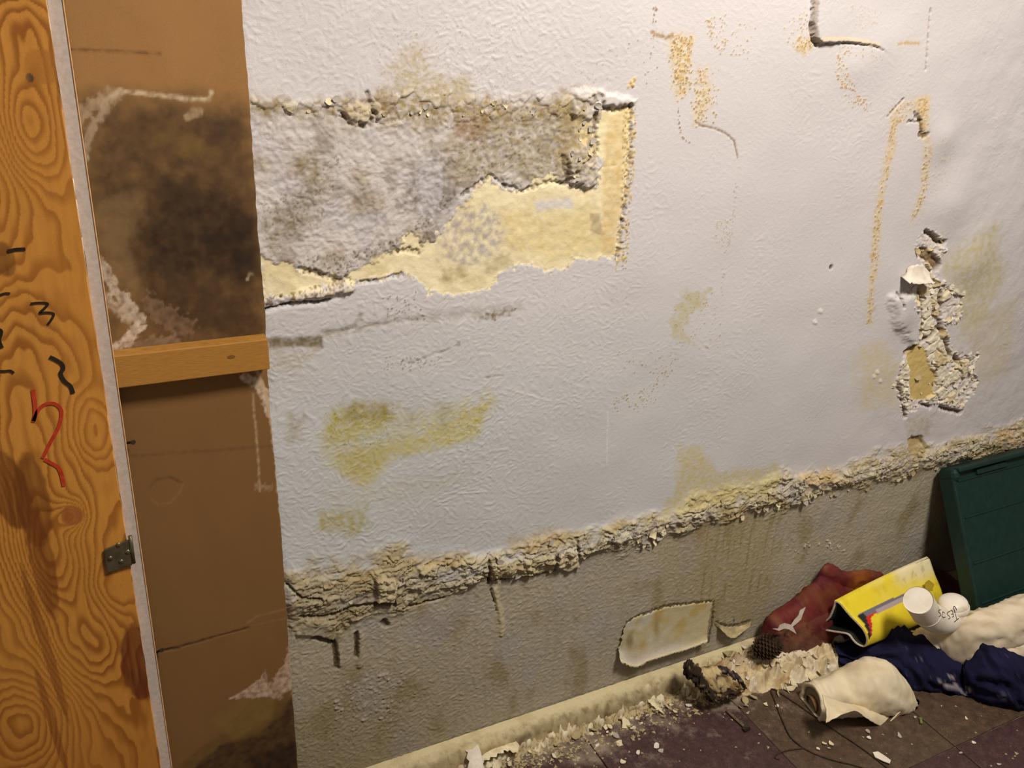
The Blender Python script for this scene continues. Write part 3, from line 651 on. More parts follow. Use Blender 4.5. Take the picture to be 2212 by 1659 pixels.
# ================================================================== HARDBOARD PANEL (left)
PY = -0.005
Pn = Canvas(np.linspace(-0.06, 0.1745, 210), np.linspace(0.03, 1.24, 640), PY, (158, 116, 68))
u_, z_ = Pn.U, Pn.Z
def pd(pts, rgb, a, fe=.012, wob=.016, wsc=35, sd=1, grain=.35, gs=70):
    sl, m = Pn.poly(pts, fe, wob, wsc, sd); Pn.paint(sl, m * np.clip(1 - grain + grain * (.5 + 1.3 * Pn.nz(sl, gs, sd + 9)), 0, 1.2), rgb, a)
Pn.c *= (1 + .05 * fbm(u_ * 14, z_ * 14, 4, 401))[..., None]
Pn.paint(ALL, sstep(.82, .72, z_), (122, 88, 50), .8)  # dimmer light and vignette painted into the lower board's pigment
pd([(150, 215), (250, 190), (470, 205), (580, 215), (590, 770), (150, 790)], (108, 82, 50), .8, .012, .01, 30, 402)
pd([(215, 235), (400, 232), (530, 265), (555, 430), (575, 735), (330, 740), (300, 640), (240, 480), (200, 400)], (82, 60, 36), .88, .016, .016, 30, 403)
pd([(300, 490), (370, 400), (470, 410), (545, 450), (570, 600), (540, 625), (450, 580), (400, 610), (320, 590), (295, 540)], (50, 34, 20), .85, .016, .012, 30, 404)
pd([(430, 500), (560, 470), (570, 590), (470, 570)], (36, 24, 16), .6, .02, .012, 40, 405)
pd([(440, 250), (530, 255), (530, 300), (450, 310)], (70, 50, 36), .8, .008, .01, 50, 406)
pd([(340, 280), (420, 290), (480, 330), (420, 345), (340, 310)], (124, 98, 50), .6, .01, .012, 50, 407)
pd([(330, 380), (430, 380), (420, 430), (340, 440)], (60, 42, 24), .6, .012, .012, 50, 408)
pd([(310, 620), (420, 600), (540, 640), (560, 720), (380, 720)], (66, 46, 28), .65, .012, .014, 50, 409)
pd([(205, 420), (310, 430), (325, 470), (290, 500), (285, 560), (310, 640), (240, 590)], (134, 108, 72), .6, .008, .01, 50, 410)
for pts, w, rgb, a, wb in (([(240, 208), (258, 198), (300, 200), (350, 206), (400, 212), (455, 214), (460, 200)], .0022, (214, 192, 158), .85, .0014), ([(170, 255), (205, 225), (250, 205)], .007, (186, 160, 128), .7, .005),
                           ([(250, 205), (215, 250), (190, 300), (186, 340)], .0035, (196, 176, 146), .7, .004), ([(230, 235), (205, 270), (195, 300)], .004, (160, 130, 104), .6, .004), ([(412, 250), (432, 242)], .005, (176, 152, 116), .8, .002),
                           ([(215, 570), (240, 610), (270, 650), (305, 690)], .0065, (212, 192, 170), .85, .006), ([(222, 640), (250, 660), (278, 690)], .0055, (206, 184, 156), .85, .003), ([(300, 708), (280, 735), (250, 752), (240, 762)], .006, (228, 206, 184), .9, .005),
                           ([(330, 660), (400, 710)], .012, (150, 120, 92), .55, .01), ([(290, 745), (380, 735)], .006, (160, 132, 108), .6, .008), ([(538, 815), (565, 828), (585, 860), (592, 890)], .006, (226, 204, 178), .9, .004),
                           ([(553, 850), (562, 960), (566, 1060)], .0012, (196, 170, 132), .75, .001), ([(560, 1050), (590, 1050)], .004, (190, 160, 126), .55, .004), ([(545, 590), (540, 600)], .002, (190, 170, 140), .8, .003),
                           ([(500, 1508), (530, 1492), (555, 1476)], .0016, (206, 178, 150), .8, .001), ([(628, 1400), (636, 1500)], .003, (190, 160, 136), .6, .003),
                           ([(145, 106), (240, 110), (350, 116)], .0012, (88, 62, 34), .8, .0006), ([(280, 985), (420, 975), (610, 960)], .002, (98, 68, 38), .5, .002),
                           ([(330, 1080), (345, 1090), (370, 1086), (390, 1065), (398, 1045)], .0014, (150, 116, 74), .6, .001), ([(328, 1050), (340, 1036), (370, 1030), (395, 1042)], .0012, (86, 58, 32), .7, .001),
                           ([(537, 1345), (560, 1330), (630, 1312)], .0014, (156, 124, 92), .6, .001), ([(540, 1352), (630, 1332)], .0012, (150, 118, 88), .5, .001)):
    sl, m = Pn.stroke(pts, w, .0018, wb, 120, 420); Pn.paint(sl, m * np.clip(.75 + .7 * Pn.nz(sl, 130, 421, 3), 0, 1), rgb, a)
pd([(370, 1670), (470, 1590), (560, 1500), (632, 1482), (650, 1680)], (104, 80, 40), .85, .006, .006, 40, 430)
pd([(490, 1600), (560, 1590), (610, 1540), (640, 1500), (650, 1680), (400, 1680)], (62, 40, 24), .85, .006, .006, 40, 431)
pd([(455, 1560), (520, 1505), (600, 1500), (590, 1550), (510, 1600), (500, 1590)], (134, 108, 54), .7, .006, .006, 40, 432)
pd([(540, 1640), (650, 1600), (650, 1680), (540, 1680)], (40, 26, 18), .8, .01, .008, 40, 433)
pd([(280, 1390), (330, 1385), (330, 1500), (300, 1510)], (104, 66, 40), .5, .01, .01, 40, 434)
for pts, w in (([(345, 1406), (420, 1388), (540, 1355)], .0012), ([(360, 1404), (390, 1398)], .001)):
    sl, m = Pn.stroke(pts, w, .0008, .0006, 120, 435); Pn.paint(sl, m, (56, 36, 20), .8); Pn.h[sl] -= m * .001
pd([(500, 1509), (545, 1484), (578, 1448), (584, 1480), (612, 1440), (634, 1396), (640, 1480), (606, 1512), (575, 1502), (535, 1506)], (206, 182, 158), .8, .002, .006, 90, 440, .6, 120)
# chalky torn right edge
sl, m = Pn.stroke([(556, 780), (588, 870), (600, 960), (606, 1050), (618, 1180)], .0022, .0015, .002, 120, 436); Pn.paint(sl, m, (206, 180, 146), .8)
Pn.h += .0016 * fbm(u_ * 9, z_ * 4, 3, 437)
edge = .1715 + .0012 * fbm(z_[:, 0] * 40, z_[:, 0] * 0, 4, 438) + .002 * fbm(z_[:, 0] * 5, z_[:, 0] * 0 + 2, 2, 439)
t = (Pn.U - Pn.us[0]) / (Pn.us[-1] - Pn.us[0]); Pn.U = Pn.us[0] + t * (edge[:, None] - Pn.us[0])
panel = empty('hardboard_panel', (0.05, PY, 0.03), 'brown hardboard sheet with dark mould stains covering the left end of the wall', 'panel')
board = adopt(Pn.mesh('board', M_panel), panel)
sol = board.modifiers.new('thickness', 'SOLIDIFY'); sol.thickness = .004; sol.offset = -1
M_batten = noisy_mat('pine_batten', [(.3, (146, 100, 40)), (.6, (166, 118, 52)), (.8, (178, 130, 62))], 26, stretch=(3, 8, 40), rough=.6, spec=.35, bstr=.1)
TL, TR, BR, BL = at(238, 769, -.03), at(580, 735, -.03), at(583, 799, -.03), at(255, 839, -.03)
zt = (TL[2] + TR[2]) / 2; zb_ = (BL[2] + BR[2]) / 2
bm = bmesh.new(); u1 = (TR[0] + BR[0]) / 2; add_box(bm, ((u1 - .06) / 2, -.0185, (zt + zb_) / 2), (u1 + .06, .022, zt - zb_)); bevel_all(bm, .0012, 2)
bat = adopt(bm_obj('batten', bm, M_batten), panel); bat['label'] = 'pale pine batten fixed across the hardboard'
M_steel = noisy_mat('tarnished_steel', [(.3, (92, 84, 68)), (.7, (138, 126, 100))], 90, rough=.42, metal=.8, spec=.5)
M_dark = noisy_mat('dark_iron', [(.3, (40, 32, 26)), (.7, (84, 72, 58))], 90, rough=.6, metal=.4)
p = at(500, 772, -.031); bm = bmesh.new(); tube(bm, [(0, -.027, 0), (0, -.0298, 0)], .0022, 12); bmesh.ops.scale(bm, vec=(2.2, 1, 1), verts=bm.verts); bmesh.ops.translate(bm, vec=(p[0], 0, p[2]), verts=bm.verts); s_ = bm_obj('knot', bm, noisy_mat('wood_knot', [(.3, (96, 62, 26)), (.7, (128, 86, 36))], 200)); s_.parent = bat
for (a, b) in (((273, 957), (287, 955)), ((340, 1408), (349, 1404))):
    p, q2 = at(*a, PY - .001), at(*b, PY - .012); bm = bmesh.new()
    tube(bm, [p, q2], .0016, 8); tube(bm, [q2, q2 + np.array([.0006, -.0012, 0])], .003, 8); adopt(bm_obj('nail', bm, M_dark), panel)

# ================================================================== PARTITION + PLYWOOD DOOR
SY = -0.35
tl, tr, bl, br = at(97, -20, SY), at(133, -20, SY), at(347, 1670, SY), at(373, 1670, SY)
def lerp(a, b, z): return a + (b - a) * ((z - a[2]) / (b[2] - a[2]))
ztop, zbot = 1.30, 0.0
bm = bmesh.new(); ring = []
for k in range(41):
    z = ztop + (zbot - ztop) * k / 40; A, Bp = lerp(tl, bl, z), lerp(tr, br, z); j = .0006 * math.sin(k * 2.3) + .0003 * math.sin(k * 5.1)
    ring.append([bm.verts.new(v) for v in ((A[0] + j, SY, z), (Bp[0], SY, z), (Bp[0] - .0003, -.014, z), (A[0], -.014, z))])
for a, b in zip(ring[:-1], ring[1:]):
    for k in range(4): bm.faces.new((a[k], a[(k + 1) % 4], b[(k + 1) % 4], b[k]))
bm.faces.new(ring[0]); bm.faces.new(ring[-1][::-1])
M_strip = noisy_mat('greyed_white_paint', [(.3, (172, 160, 150)), (.7, (192, 182, 174))], 240, rough=.6, bstr=.15)
part = empty('partition_board', (lerp(tl, bl, 0)[0], SY + .1, 0), 'narrow upright partition board showing its greyish white front edge beside the plywood', 'board')
adopt(bm_obj('board', bm, M_strip), part)
# beads of white paint along both arrises of the edge
M_bead = noisy_mat('white_paint_bead', [(.3, (206, 188, 166)), (.7, (238, 226, 206))], 200, rough=.55)
bm = bmesh.new(); rg = np.random.default_rng(5); z = 1.24
while z > .10:
    ln = .006 + .03 * rg.random(); A = lerp(tl, bl, z); B2 = lerp(tl, bl, z - ln)
    r1 = .0004 + .0010 * rg.random() ** 2
    if rg.random() < .8: tube(bm, [A + np.array([-.0002, -.0006, 0]), (A + B2) / 2 + np.array([-r1 * .6, -.0008, 0]), B2 + np.array([-.0002, -.0006, 0])], [r1 * .5, r1, r1 * .5], 6)
    z -= ln
pb_ = adopt(bm_obj('paint_bead', bm, M_bead, smooth=True), part); pb_['label'] = 'lumpy white paint beads down the left arris'; pb_['kind'] = 'stuff'
bm = bmesh.new(); A, B2 = lerp(tr, br, 1.28), lerp(tr, br, .1); tube(bm, [A + np.array([0, -.0003, 0]), B2 + np.array([0, -.0003, 0])], .0004, 6)
adopt(bm_obj('edge_line', bm, noisy_mat('peach_edge', [(.3, (206, 160, 112)), (.7, (226, 184, 134))], 100)), part)

DY = -0.356
e0, e1 = at(97, -20, DY), at(349, 1670, DY)
Pl = Canvas(np.linspace(-.20, .0, 230), np.linspace(.12, 1.26, 1050), DY, (202, 138, 58))
# vertical door edge follows the partition; grain is a field of growth rings cut flat
u_, z_ = Pl.U, Pl.Z
wv = pn(u_ * 14, z_ * 6, 501) + .5 * pn(u_ * 30, z_ * 13, 502)
Fd = u_ * 26 + 1.5 * pn(u_ * 9 + 3, z_ * 3.0, 503) + 1.0 * wv + .13 * pn(u_ * 150, z_ * 34, 504) + .16 * pn(u_ * 55, z_ * 42, 508)
def bumpf(px, py, sx, sz, a):
    p = at(px, py, DY); return a * np.exp(-(((u_ - p[0]) / sx) ** 2 + ((z_ - p[2]) / sz) ** 2))
Fd += bumpf(62, 270, .020, .040, 3.0) + bumpf(-20, 380, .03, .09, -1.8) + bumpf(95, 1190, .020, .05, 3.2) + bumpf(155, 1115, .010, .012, 2.2) + bumpf(30, 1000, .03, .07, 2.2) + bumpf(180, 1400, .03, .07, 2.6) + bumpf(60, 1560, .03, .05, -2.4) + bumpf(200, 930, .014, .03, -1.6) + bumpf(10, 820, .035, .08, 2.0) + bumpf(40, 60, .025, .03, 1.6)+ bumpf(230, 1280, .02, .03, -1.6)
fr = np.mod(Fd * 2.15, 1.0)
dark = sstep(.30, .86, fr) * sstep(1.0, .93, fr)
fib = fbm(u_ * 260, z_ * 18, 3, 505)
Pl.c *= (1 + .10 * fib + .08 * fbm(u_ * 10, z_ * 5, 3, 506))[..., None]
Pl.paint(ALL, dark * (.78 + .3 * fbm(u_ * 20, z_ * 8, 3, 507)), (138, 76, 20), .85)
Pl.paint(ALL, sstep(.75, .35, z_), (142, 78, 22), .62)  # deeper brown low on the door, with vignette darkening painted in
def ell(px, py, sx, sz, rgb, a, rot=0.0):
    p = at(px, py, DY); dx, dz = u_ - p[0], z_ - p[2]; c, s = math.cos(rot), math.sin(rot)
    d = np.hypot((dx * c + dz * s) / sx, (-dx * s + dz * c) / sz) + .10 * pn(u_ * 120, z_ * 120, 510)
    Pl.paint(ALL, sstep(1.12, .92, d) * (.85 + .3 * fib), rgb, a)
ell(20, 1060, .0125, .034, (104, 54, 18), .85, .12); ell(72, 1085, .011, .040, (110, 60, 20), .8, -.02); ell(300, 1432, .013, .040, (96, 40, 18), .92); ell(155, 1113, .0075, .0085, (158, 88, 42), .85)
ell(92, 1215, .008, .05, (110, 54, 18), .7); ell(100, 1400, .0035, .08, (118, 60, 22), .65, .06); ell(112, 1560, .003, .06, (112, 54, 20), .6, .05); ell(95, 145, .011, .010, (168, 108, 44), .7); ell(10, 560, .006, .012, (110, 66, 26), .8); ell(65, 168, .0022, .0026, (74, 60, 46), .95)
door = empty('plywood_door', (-.08, DY, .12), 'varnished orange plywood door with bold flame grain and pen scribbles at the far left', 'door')
xs_edge = np.interp(Pl.zs, [e1[2], e0[2]], [e1[0], e0[0]]) - .0002 + .0005 * fbm(Pl.zs * 30, Pl.zs * 0, 3, 511)
# columns beyond the slanting edge collapse on to it
Pl.U = np.minimum(Pl.U, xs_edge[:, None])
dsh = adopt(Pl.mesh('sheet', M_ply), door); sol = dsh.modifiers.new('thickness', 'SOLIDIFY'); sol.thickness = .015; sol.offset = -1
M_ink = noisy_mat('black_marker_ink', [(.3, (34, 26, 20)), (.7, (52, 40, 30))], 100, rough=.5)
M_red = noisy_mat('red_crayon', [(.3, (164, 40, 22)), (.7, (196, 66, 34))], 150, rough=.7)
def ribbon(pts, w, material, off=.0006, label=None):
    P3 = [at(a, b, DY - off) for a, b in pts]; P3 = catmull(P3, len(pts) * 6); bm = bmesh.new(); prev = None
    for i, p in enumerate(P3):
        t = P3[min(i + 1, len(P3) - 1)] - P3[max(i - 1, 0)]; t = t / (np.linalg.norm(t) + 1e-9); nrm = np.array([-t[2], 0, t[0]]) * w
        cur = [bm.verts.new(p - nrm), bm.verts.new(p + nrm)]
        if prev: bm.faces.new((prev[0], prev[1], cur[1], cur[0]))
        prev = cur
    o = adopt(bm_obj('pen_stroke', bm, material), door)
    if label: o['label'] = label
for pts, w in (([(16, 543), (34, 539), (55, 538)], .0011), ([(66, 656), (85, 654), (103, 656), (96, 666), (86, 676), (100, 675), (116, 678), (110, 692), (103, 701)], .0008),
               ([(107, 771), (122, 778), (134, 787), (136, 797), (131, 808), (140, 824), (152, 834), (158, 850)], .0014), ([(-6, 640), (10, 634), (22, 634)], .0008), ([(-6, 712), (2, 716), (-2, 735), (4, 752)], .0013), ([(-4, 802), (10, 802), (22, 801), (30, 806)], .0009)):
    ribbon(pts, w, M_ink, label='black marker scribble')
for pts, w in (([(71, 842), (75, 870), (76, 892), (72, 912)], .0013), ([(72, 910), (84, 884), (102, 872), (122, 874), (133, 890), (127, 922), (112, 950), (98, 978), (92, 990)], .0012), ([(96, 992), (110, 1000), (126, 1010), (134, 1030), (138, 1050)], .0013)):
    ribbon(pts, w, M_red, label='red crayon squiggle')
# hinge leaf screwed to the door beside the partition
q4 = [at(224, 1186, DY - .001), at(278, 1164, DY - .001), at(286, 1219, DY - .001), at(231, 1236, DY - .001)]
bm = bmesh.new(); f_ = bm.faces.new([bm.verts.new(p) for p in q4]); r = bmesh.ops.extrude_face_region(bm, geom=[f_])
bmesh.ops.translate(bm, vec=(0, -.0016, 0), verts=[v for v in r['geom'] if isinstance(v, bmesh.types.BMVert)]); bevel_all(bm, .0007, 2)
hinge = adopt(bm_obj('hinge_leaf', bm, M_steel), door); hinge['label'] = 'tarnished steel hinge leaf'
for (a, b) in ((256, 1177), (238, 1206), (262, 1213), (276, 1192)):
    p = at(a, b, DY - .0026); bm = bmesh.new(); bmesh.ops.create_uvsphere(bm, u_segments=10, v_segments=6, radius=.0021); bmesh.ops.scale(bm, vec=(1, .5, 1), verts=bm.verts); bmesh.ops.translate(bm, vec=p, verts=bm.verts)
    s_ = bm_obj('screw', bm, M_steel, smooth=True); s_.parent = hinge
bm = bmesh.new(); tube(bm, [at(281, 1158, DY - .002), at(289, 1216, DY - .002)], .0016, 8); k_ = bm_obj('knuckle', bm, M_steel, smooth=True); k_.parent = hinge

# ================================================================== SHEETS, FLAKES ON THE WALL
def sheet(name, top, bot, y0, y1, material, parent=None, nu=30, nv=14, curl=0.0, jag=.0012, th=.0008, colf=None, seed=0, bulge=0.0):
    """a torn skin of paint: top and bottom edges in photograph pixels laid on planes y0 (top) and y1 (bottom)"""
    T = catmull([at(a, b, y0) for a, b in top], nu); Bt = catmull([at(a, b, y1) for a, b in bot], nu)
    t = np.linspace(0, 1, nv)[:, None, None]; P = T[None] * (1 - t) + Bt[None] * t
    s = np.linspace(0, 1, nu)[None, :] + 0 * t[..., 0]; tt = t[..., 0] + 0 * s
    P[..., 1] = y0 + (y1 - y0) * tt ** 1.7 - bulge * np.sin(tt * math.pi) - curl * sstep(.82, 1, tt) + .0008 * fbm(P[..., 0] * 60, P[..., 2] * 60, 3, seed + 5)
    P[..., 2] += curl * .6 * sstep(.9, 1, tt)
    if name == 'peeling_sheet': P[..., 1] = P[..., 1] + (-.0016 - P[..., 1]) * sstep(.14, 0, s) * sstep(.95, .7, tt)
    P[..., 2] += jag * 2 * fbm(P[..., 0] * 180, P[..., 0] * 0 + seed, 3, seed) * ((tt > .99) | (tt < .01)); P[..., 0] += jag * 2 * fbm(P[..., 2] * 130, P[..., 2] * 0 + seed, 3, seed + 1) * ((s > .99) | (s < .01))
    idx = np.arange(nu * nv).reshape(nv, nu); q = np.stack([idx[:-1, :-1], idx[1:, :-1], idx[1:, 1:], idx[:-1, 1:]], -1).reshape(-1, 4)
    c = None
    if colf is not None: c = colf(P, s, tt).reshape(-1, 3)
    o = grid_obj(name, P.reshape(-1, 3), q, c, material, parent)
    m = o.modifiers.new('thickness', 'SOLIDIFY'); m.thickness = th; m.offset = -1
    return o
def mixarr(c, m, rgb):
    m = np.clip(m, 0, 1)[..., None]; return c * (1 - m) + lin(rgb) * m
def peel_col(P, s, t):
    c = np.empty(P.shape); c[:] = lin((196, 182, 142)); x, z = P[..., 0], P[..., 2]
    c = mixarr(c, sstep(-.1, .4, fbm(x * 25, z * 25, 4, 601)) * sstep(.75, .45, s), (200, 192, 168))
    c = mixarr(c, sstep(.1, .5, fbm(x * 22, z * 22, 4, 603)), (190, 168, 110))
    c = mixarr(c, np.exp(-(((s - .13) / .05) ** 2 + ((t - .45) / .16) ** 2)) * 1.4, (152, 134, 98))
    c = mixarr(c, np.exp(-(((s - .50) / .03) ** 2 + ((t - .35) / .25) ** 2)), (166, 144, 92))
    c = mixarr(c, sstep(.62, .9, t) * sstep(.9, .6, s), (206, 196, 178)); return mixarr(c, sstep(.9, .97, t), (236, 222, 184))
sheet('peeling_sheet', [(1352, 1350), (1372, 1334), (1400, 1326), (1440, 1312), (1490, 1306), (1540, 1300)], [(1339, 1430), (1371, 1441), (1400, 1428), (1445, 1414), (1490, 1400), (1526, 1386)], -.0025, -.013, M_pig, wall, 70, 26, .004, .0035, .001, peel_col, 610)['label'] = 'large torn beige sheet with its bottom edge curling out'
sheet('peeling_sheet', [(1546, 1346), (1566, 1354), (1582, 1354), (1600, 1352), (1624, 1342)], [(1562, 1364), (1573, 1376), (1586, 1377), (1602, 1366), (1620, 1350)], -.004, -.014, M_tan, wall, 24, 10, .002, .001, .0007, None, 612)
sheet('peeling_sheet', [(1972, 575), (1990, 572), (2012, 590)], [(1962, 612), (1986, 614), (2016, 612)], -.006, -.022, M_white, wall, 16, 8, .002, .003, .0012, None, 619)

def flake_mesh(seed, material, k=8, curl=.35, th=.07):
    rg = np.random.default_rng(seed); bm = bmesh.new(); rad = .5 * (0.55 + .45 * rg.random(k)); el = .55 + .4 * rg.random()
    def P(r, a, lift): 
        x, y = r * math.cos(a), r * math.sin(a) * el; return (x, y, curl * (x * x + .5 * y * y) * 1.6 + .06 * math.sin(5 * x + seed) + lift)
    loops = []
    for lift in (0, -th):
        c = bm.verts.new(P(0, 0, lift)); ring = [bm.verts.new(P(rad[i], i * 2 * math.pi / k, lift)) for i in range(k)]; mid = [bm.verts.new(P(rad[i] * .55, i * 2 * math.pi / k, lift)) for i in range(k)]
        for i in range(k):
            j = (i + 1) % k; f = [(c, mid[i], mid[j]), (mid[i], ring[i], ring[j], mid[j])]
            for g in f: bm.faces.new(g if lift == 0 else g[::-1])
        loops.append(ring)
    for i in range(k):
        j = (i + 1) % k; bm.faces.new((loops[0][i], loops[1][i], loops[1][j], loops[0][j]))
    me = bpy.data.meshes.new('paint_flake'); bm.to_mesh(me); bm.free(); me.materials.append(material); return me
FL = {k: [flake_mesh(s + 10 * i, m_) for s in range(7)] for i, (k, m_) in enumerate((('cream', M_cream), ('grey', M_grey), ('white', M_white), ('tan', M_tan)))}
rg = np.random.default_rng(21)
def wall_flake(u, z, size, key, tilt=.5):
    o = bpy.data.objects.new('paint_flake', FL[key][rg.integers(7)])
    nrm = Vector((rg.normal(0, .25), -1, tilt * (rg.random() - .15))).normalized()
    o.rotation_mode = 'QUATERNION'; q = nrm.to_track_quat('Z', 'Y'); o.rotation_quaternion = q @ Matrix.Rotation(rg.random() * 6.28, 3, 'Z').to_quaternion()
    o.location = (u, -wall_h(u, z) - size * .10, z); o.scale = (size, size, size); COL.objects.link(o); o.parent = wall
def scatter_px(n, poly, smin, smax, keys, tilt=.5):
    P = np.array(W.P(poly)); lo, hi = P.min(0), P.max(0); k = 0
    while k < n:
        q = lo + rg.random(2) * (hi - lo)
        if in_poly(np.array([q[0]]), np.array([q[1]]), P.tolist())[0]:
            wall_flake(q[0], q[1], smin + (smax - smin) * rg.random() ** 2, keys[rg.integers(len(keys))], tilt); k += 1
scatter_px(70, [(630, 1275), (830, 1232), (1000, 1215), (1250, 1150), (1400, 1110), (1700, 1030), (2050, 955), (2200, 920), (2200, 965), (2050, 1010), (1700, 1105), (1560, 1140), (1250, 1220), (1000, 1270), (830, 1310), (640, 1350)], .008, .019, ['tan', 'grey', 'grey', 'tan', 'cream'], .35)
scatter_px(30, [(1690, 1020), (1800, 1010), (1810, 1070), (1660, 1110), (1600, 1120)], .010, .024, ['grey', 'cream', 'tan'])
scatter_px(40, flk, .007, .019, ['white', 'cream', 'white', 'tan'], .6)
scatter_px(22, [(1350, 1150), (1440, 1130), (1430, 1180), (1370, 1190)], .008, .02, ['grey', 'cream'])
scatter_px(14, [(1225, 230), (1290, 225), (1290, 390), (1235, 390)], .006, .014, ['cream', 'grey'])
scatter_px(16, [(560, 215), (1000, 205), (1280, 215), (1280, 250), (1000, 250), (560, 240)], .006, .013, ['tan', 'cream', 'grey'])

# ================================================================== LOFTED SOFT THINGS
def loft(name, secs, material, m=48, n=36, fold=None, colf=None, parent=None, capin=None, pw=1.0, floor_z=.0012, wall_y=-.001):
    """closed soft body: each section is (top pixel, bottom pixel, world Y of its core, half depth)"""
    T = np.array([at(*s[0], s[2]) for s in secs]); Bt = np.array([at(*s[1], s[2]) for s in secs]); D = np.array([[s[3]] for s in secs])
    T, Bt, D = catmull(T, m), catmull(Bt, m), catmull(D, m)
    C = (T + Bt) / 2; A = (T - Bt) / 2; ax = np.gradient(C, axis=0); ax /= np.linalg.norm(ax, axis=1)[:, None]
    Bv = np.cross(A, ax); Bv /= np.linalg.norm(Bv, axis=1)[:, None] + 1e-9
    Bv *= np.sign(-(Bv[:, 1:2]) + 1e-9)
    th = np.linspace(0, 2 * math.pi, n, endpoint=False)
    cs, sn = np.cos(th), np.sin(th); cs = np.sign(cs) * np.abs(cs) ** pw; sn = np.sign(sn) * np.abs(sn) ** pw
    P = C[:, None] + A[:, None] * cs[None, :, None] + Bv[:, None] * (sn[None, :, None] * D[:, None])
    S = np.linspace(0, 1, m)[:, None] + 0 * th[None]; H = th[None] + 0 * S
    if fold is not None:
        N_ = A[:, None] / (np.linalg.norm(A, axis=1)[:, None, None] + 1e-9) * cs[None, :, None] + Bv[:, None] * sn[None, :, None]
        P = P + N_ * fold(S, H, P)[..., None]
    P[..., 2] = np.maximum(P[..., 2], floor_z); P[..., 1] = np.minimum(P[..., 1], wall_y)
    c = colf(P, S, H) if colf else None
    idx = np.arange(m * n).reshape(m, n); q = [np.stack([idx[:-1], np.roll(idx, -1, 1)[:-1], np.roll(idx, -1, 1)[1:], idx[1:]], -1).reshape(-1, 4)]
    co = [P.reshape(-1, 3)]; cc = [c.reshape(-1, 3)] if c is not None else None; base = m * n
    for e, i in ((0, 0), (1, m - 1)):
        prev = idx[i]; 
        rings = capin if (capin is not None and e == 0) else [(.6, .0), (.15, 0)]
        out = (ax[0] if e == 0 else ax[-1])
        for (sc, dp) in rings:
            R = C[i] + (P[i] - C[i]) * sc + out * dp * (1 if e == 0 else -1); co.append(R); cur = np.arange(base, base + n); base += n
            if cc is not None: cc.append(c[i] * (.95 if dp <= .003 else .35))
            q.append(np.stack([prev, cur, np.roll(cur, -1), np.roll(prev, -1)] if e == 0 else [prev, np.roll(prev, -1), np.roll(cur, -1), cur], -1)); prev = cur
        ctr = base; co.append((co[-1].mean(0))[None]); base += 1
        if cc is not None: cc.append(cc[-1].mean(0)[None])
        q.append(np.stack([prev, np.full(n, ctr), np.roll(prev, -1), np.roll(prev, -1)], -1))
    co = np.concatenate(co); q = np.concatenate(q); me_c = np.concatenate(cc) if cc is not None else None
    tri = q[q[:, 2] == q[:, 3]][:, :3]; quad = q[q[:, 2] != q[:, 3]]
    me = bpy.data.meshes.new(name); me.from_pydata(co.tolist(), [], quad.tolist() + tri.tolist()); 
    for p in me.polygons: p.use_smooth = True
    if me_c is not None:
        a = me.color_attributes.new('pigment', 'FLOAT_COLOR', 'POINT'); a.data.foreach_set('color', np.c_[np.clip(me_c, 0, 1), np.ones(len(me_c))].astype(np.float32).ravel())
    me.materials.append(material); o = bpy.data.objects.new(name, me); COL.objects.link(o)
    if parent: adopt(o, parent)
    return o
M_cloth = pigment_mat('woven_cloth', .95, 1400, .10, .3, .0005, .1)
def cloth_col(base, stain, amt=.6, sc=30, seed=0, fleck=None, smears=()):
    def f(P, S, H):
        c = np.empty(P.shape); c[:] = lin(base); x, z = P[..., 0] + P[..., 1] * .7, P[..., 2] + P[..., 1] * .6
        c = mixarr(c, amt * sstep(-.05, .55, fbm(x * sc, z * sc, 4, seed)), stain)
        if fleck: c = mixarr(c, .7 * sstep(.60, .72, fbm(x * 90, z * 90, 3, seed + 7)), fleck)
        if smears:
            q = project(P)
            for pts, w, rgb, a in smears: c = mixarr(c, a * sstep(w, w * .3, seg_dist(q[..., 0], q[..., 1], pts) + w * .6 * fbm(x * 150, z * 150, 3, seed + 9)), rgb)
        return c
    return f
def folds(a, ks, kh, seed, a2=.0015):
    def f(S, H, P): return a * (ridged(S * ks + .3 * np.cos(H), np.cos(H) * kh + .6 * np.sin(H) + S * 2, 2, seed) - .3) + a2 * fbm(P[..., 0] * 90, P[..., 2] * 90 + P[..., 1] * 60, 3, seed + 3)
    return f

# ---- green plastic tote lid leaning on the wall at the right
Tq = at(2042, 1013, -.026); Bq = np.array([Tq[0], -.176, .085]); vz = Tq - Bq; hgt = np.linalg.norm(vz); vz /= hgt
vx = np.array([1.0, 0, 0]); vx -= vz * vx.dot(vz); vx /= np.linalg.norm(vx); vn = np.cross(vx, vz); vn *= np.sign(-vn[1])
Ml = Matrix(((vx[0], vn[0], vz[0], Bq[0]), (vx[1], vn[1], vz[1], Bq[1]), (vx[2], vn[2], vz[2], Bq[2]), (0, 0, 0, 1)))
M_green = noisy_mat('dark_green_plastic', [(.3, (15, 38, 35)), (.7, (21, 50, 44))], 60, rough=.5, spec=.35, bstr=.08)
lid = empty('tote_lid', Bq, 'dark green ribbed plastic tote lid leaning on the wall at the right', 'lid')
LW = .52
def lid_box(bm, x0, x1, y0, y1, z0, z1): return add_box(bm, ((x0 + x1) / 2, (y0 + y1) / 2, (z0 + z1) / 2), (x1 - x0, y1 - y0, z1 - z0))
def lid_obj(name, bm, w=.002, label=None):
    bevel_all(bm, w, 2); bmesh.ops.transform(bm, matrix=Ml, verts=bm.verts); o = adopt(bm_obj(name, bm, M_green), lid)
    if label: o['label'] = label
    return o
bm = bmesh.new(); lid_box(bm, .006, LW, -.004, .008, .006, hgt - .010); lid_obj('panel', bm)
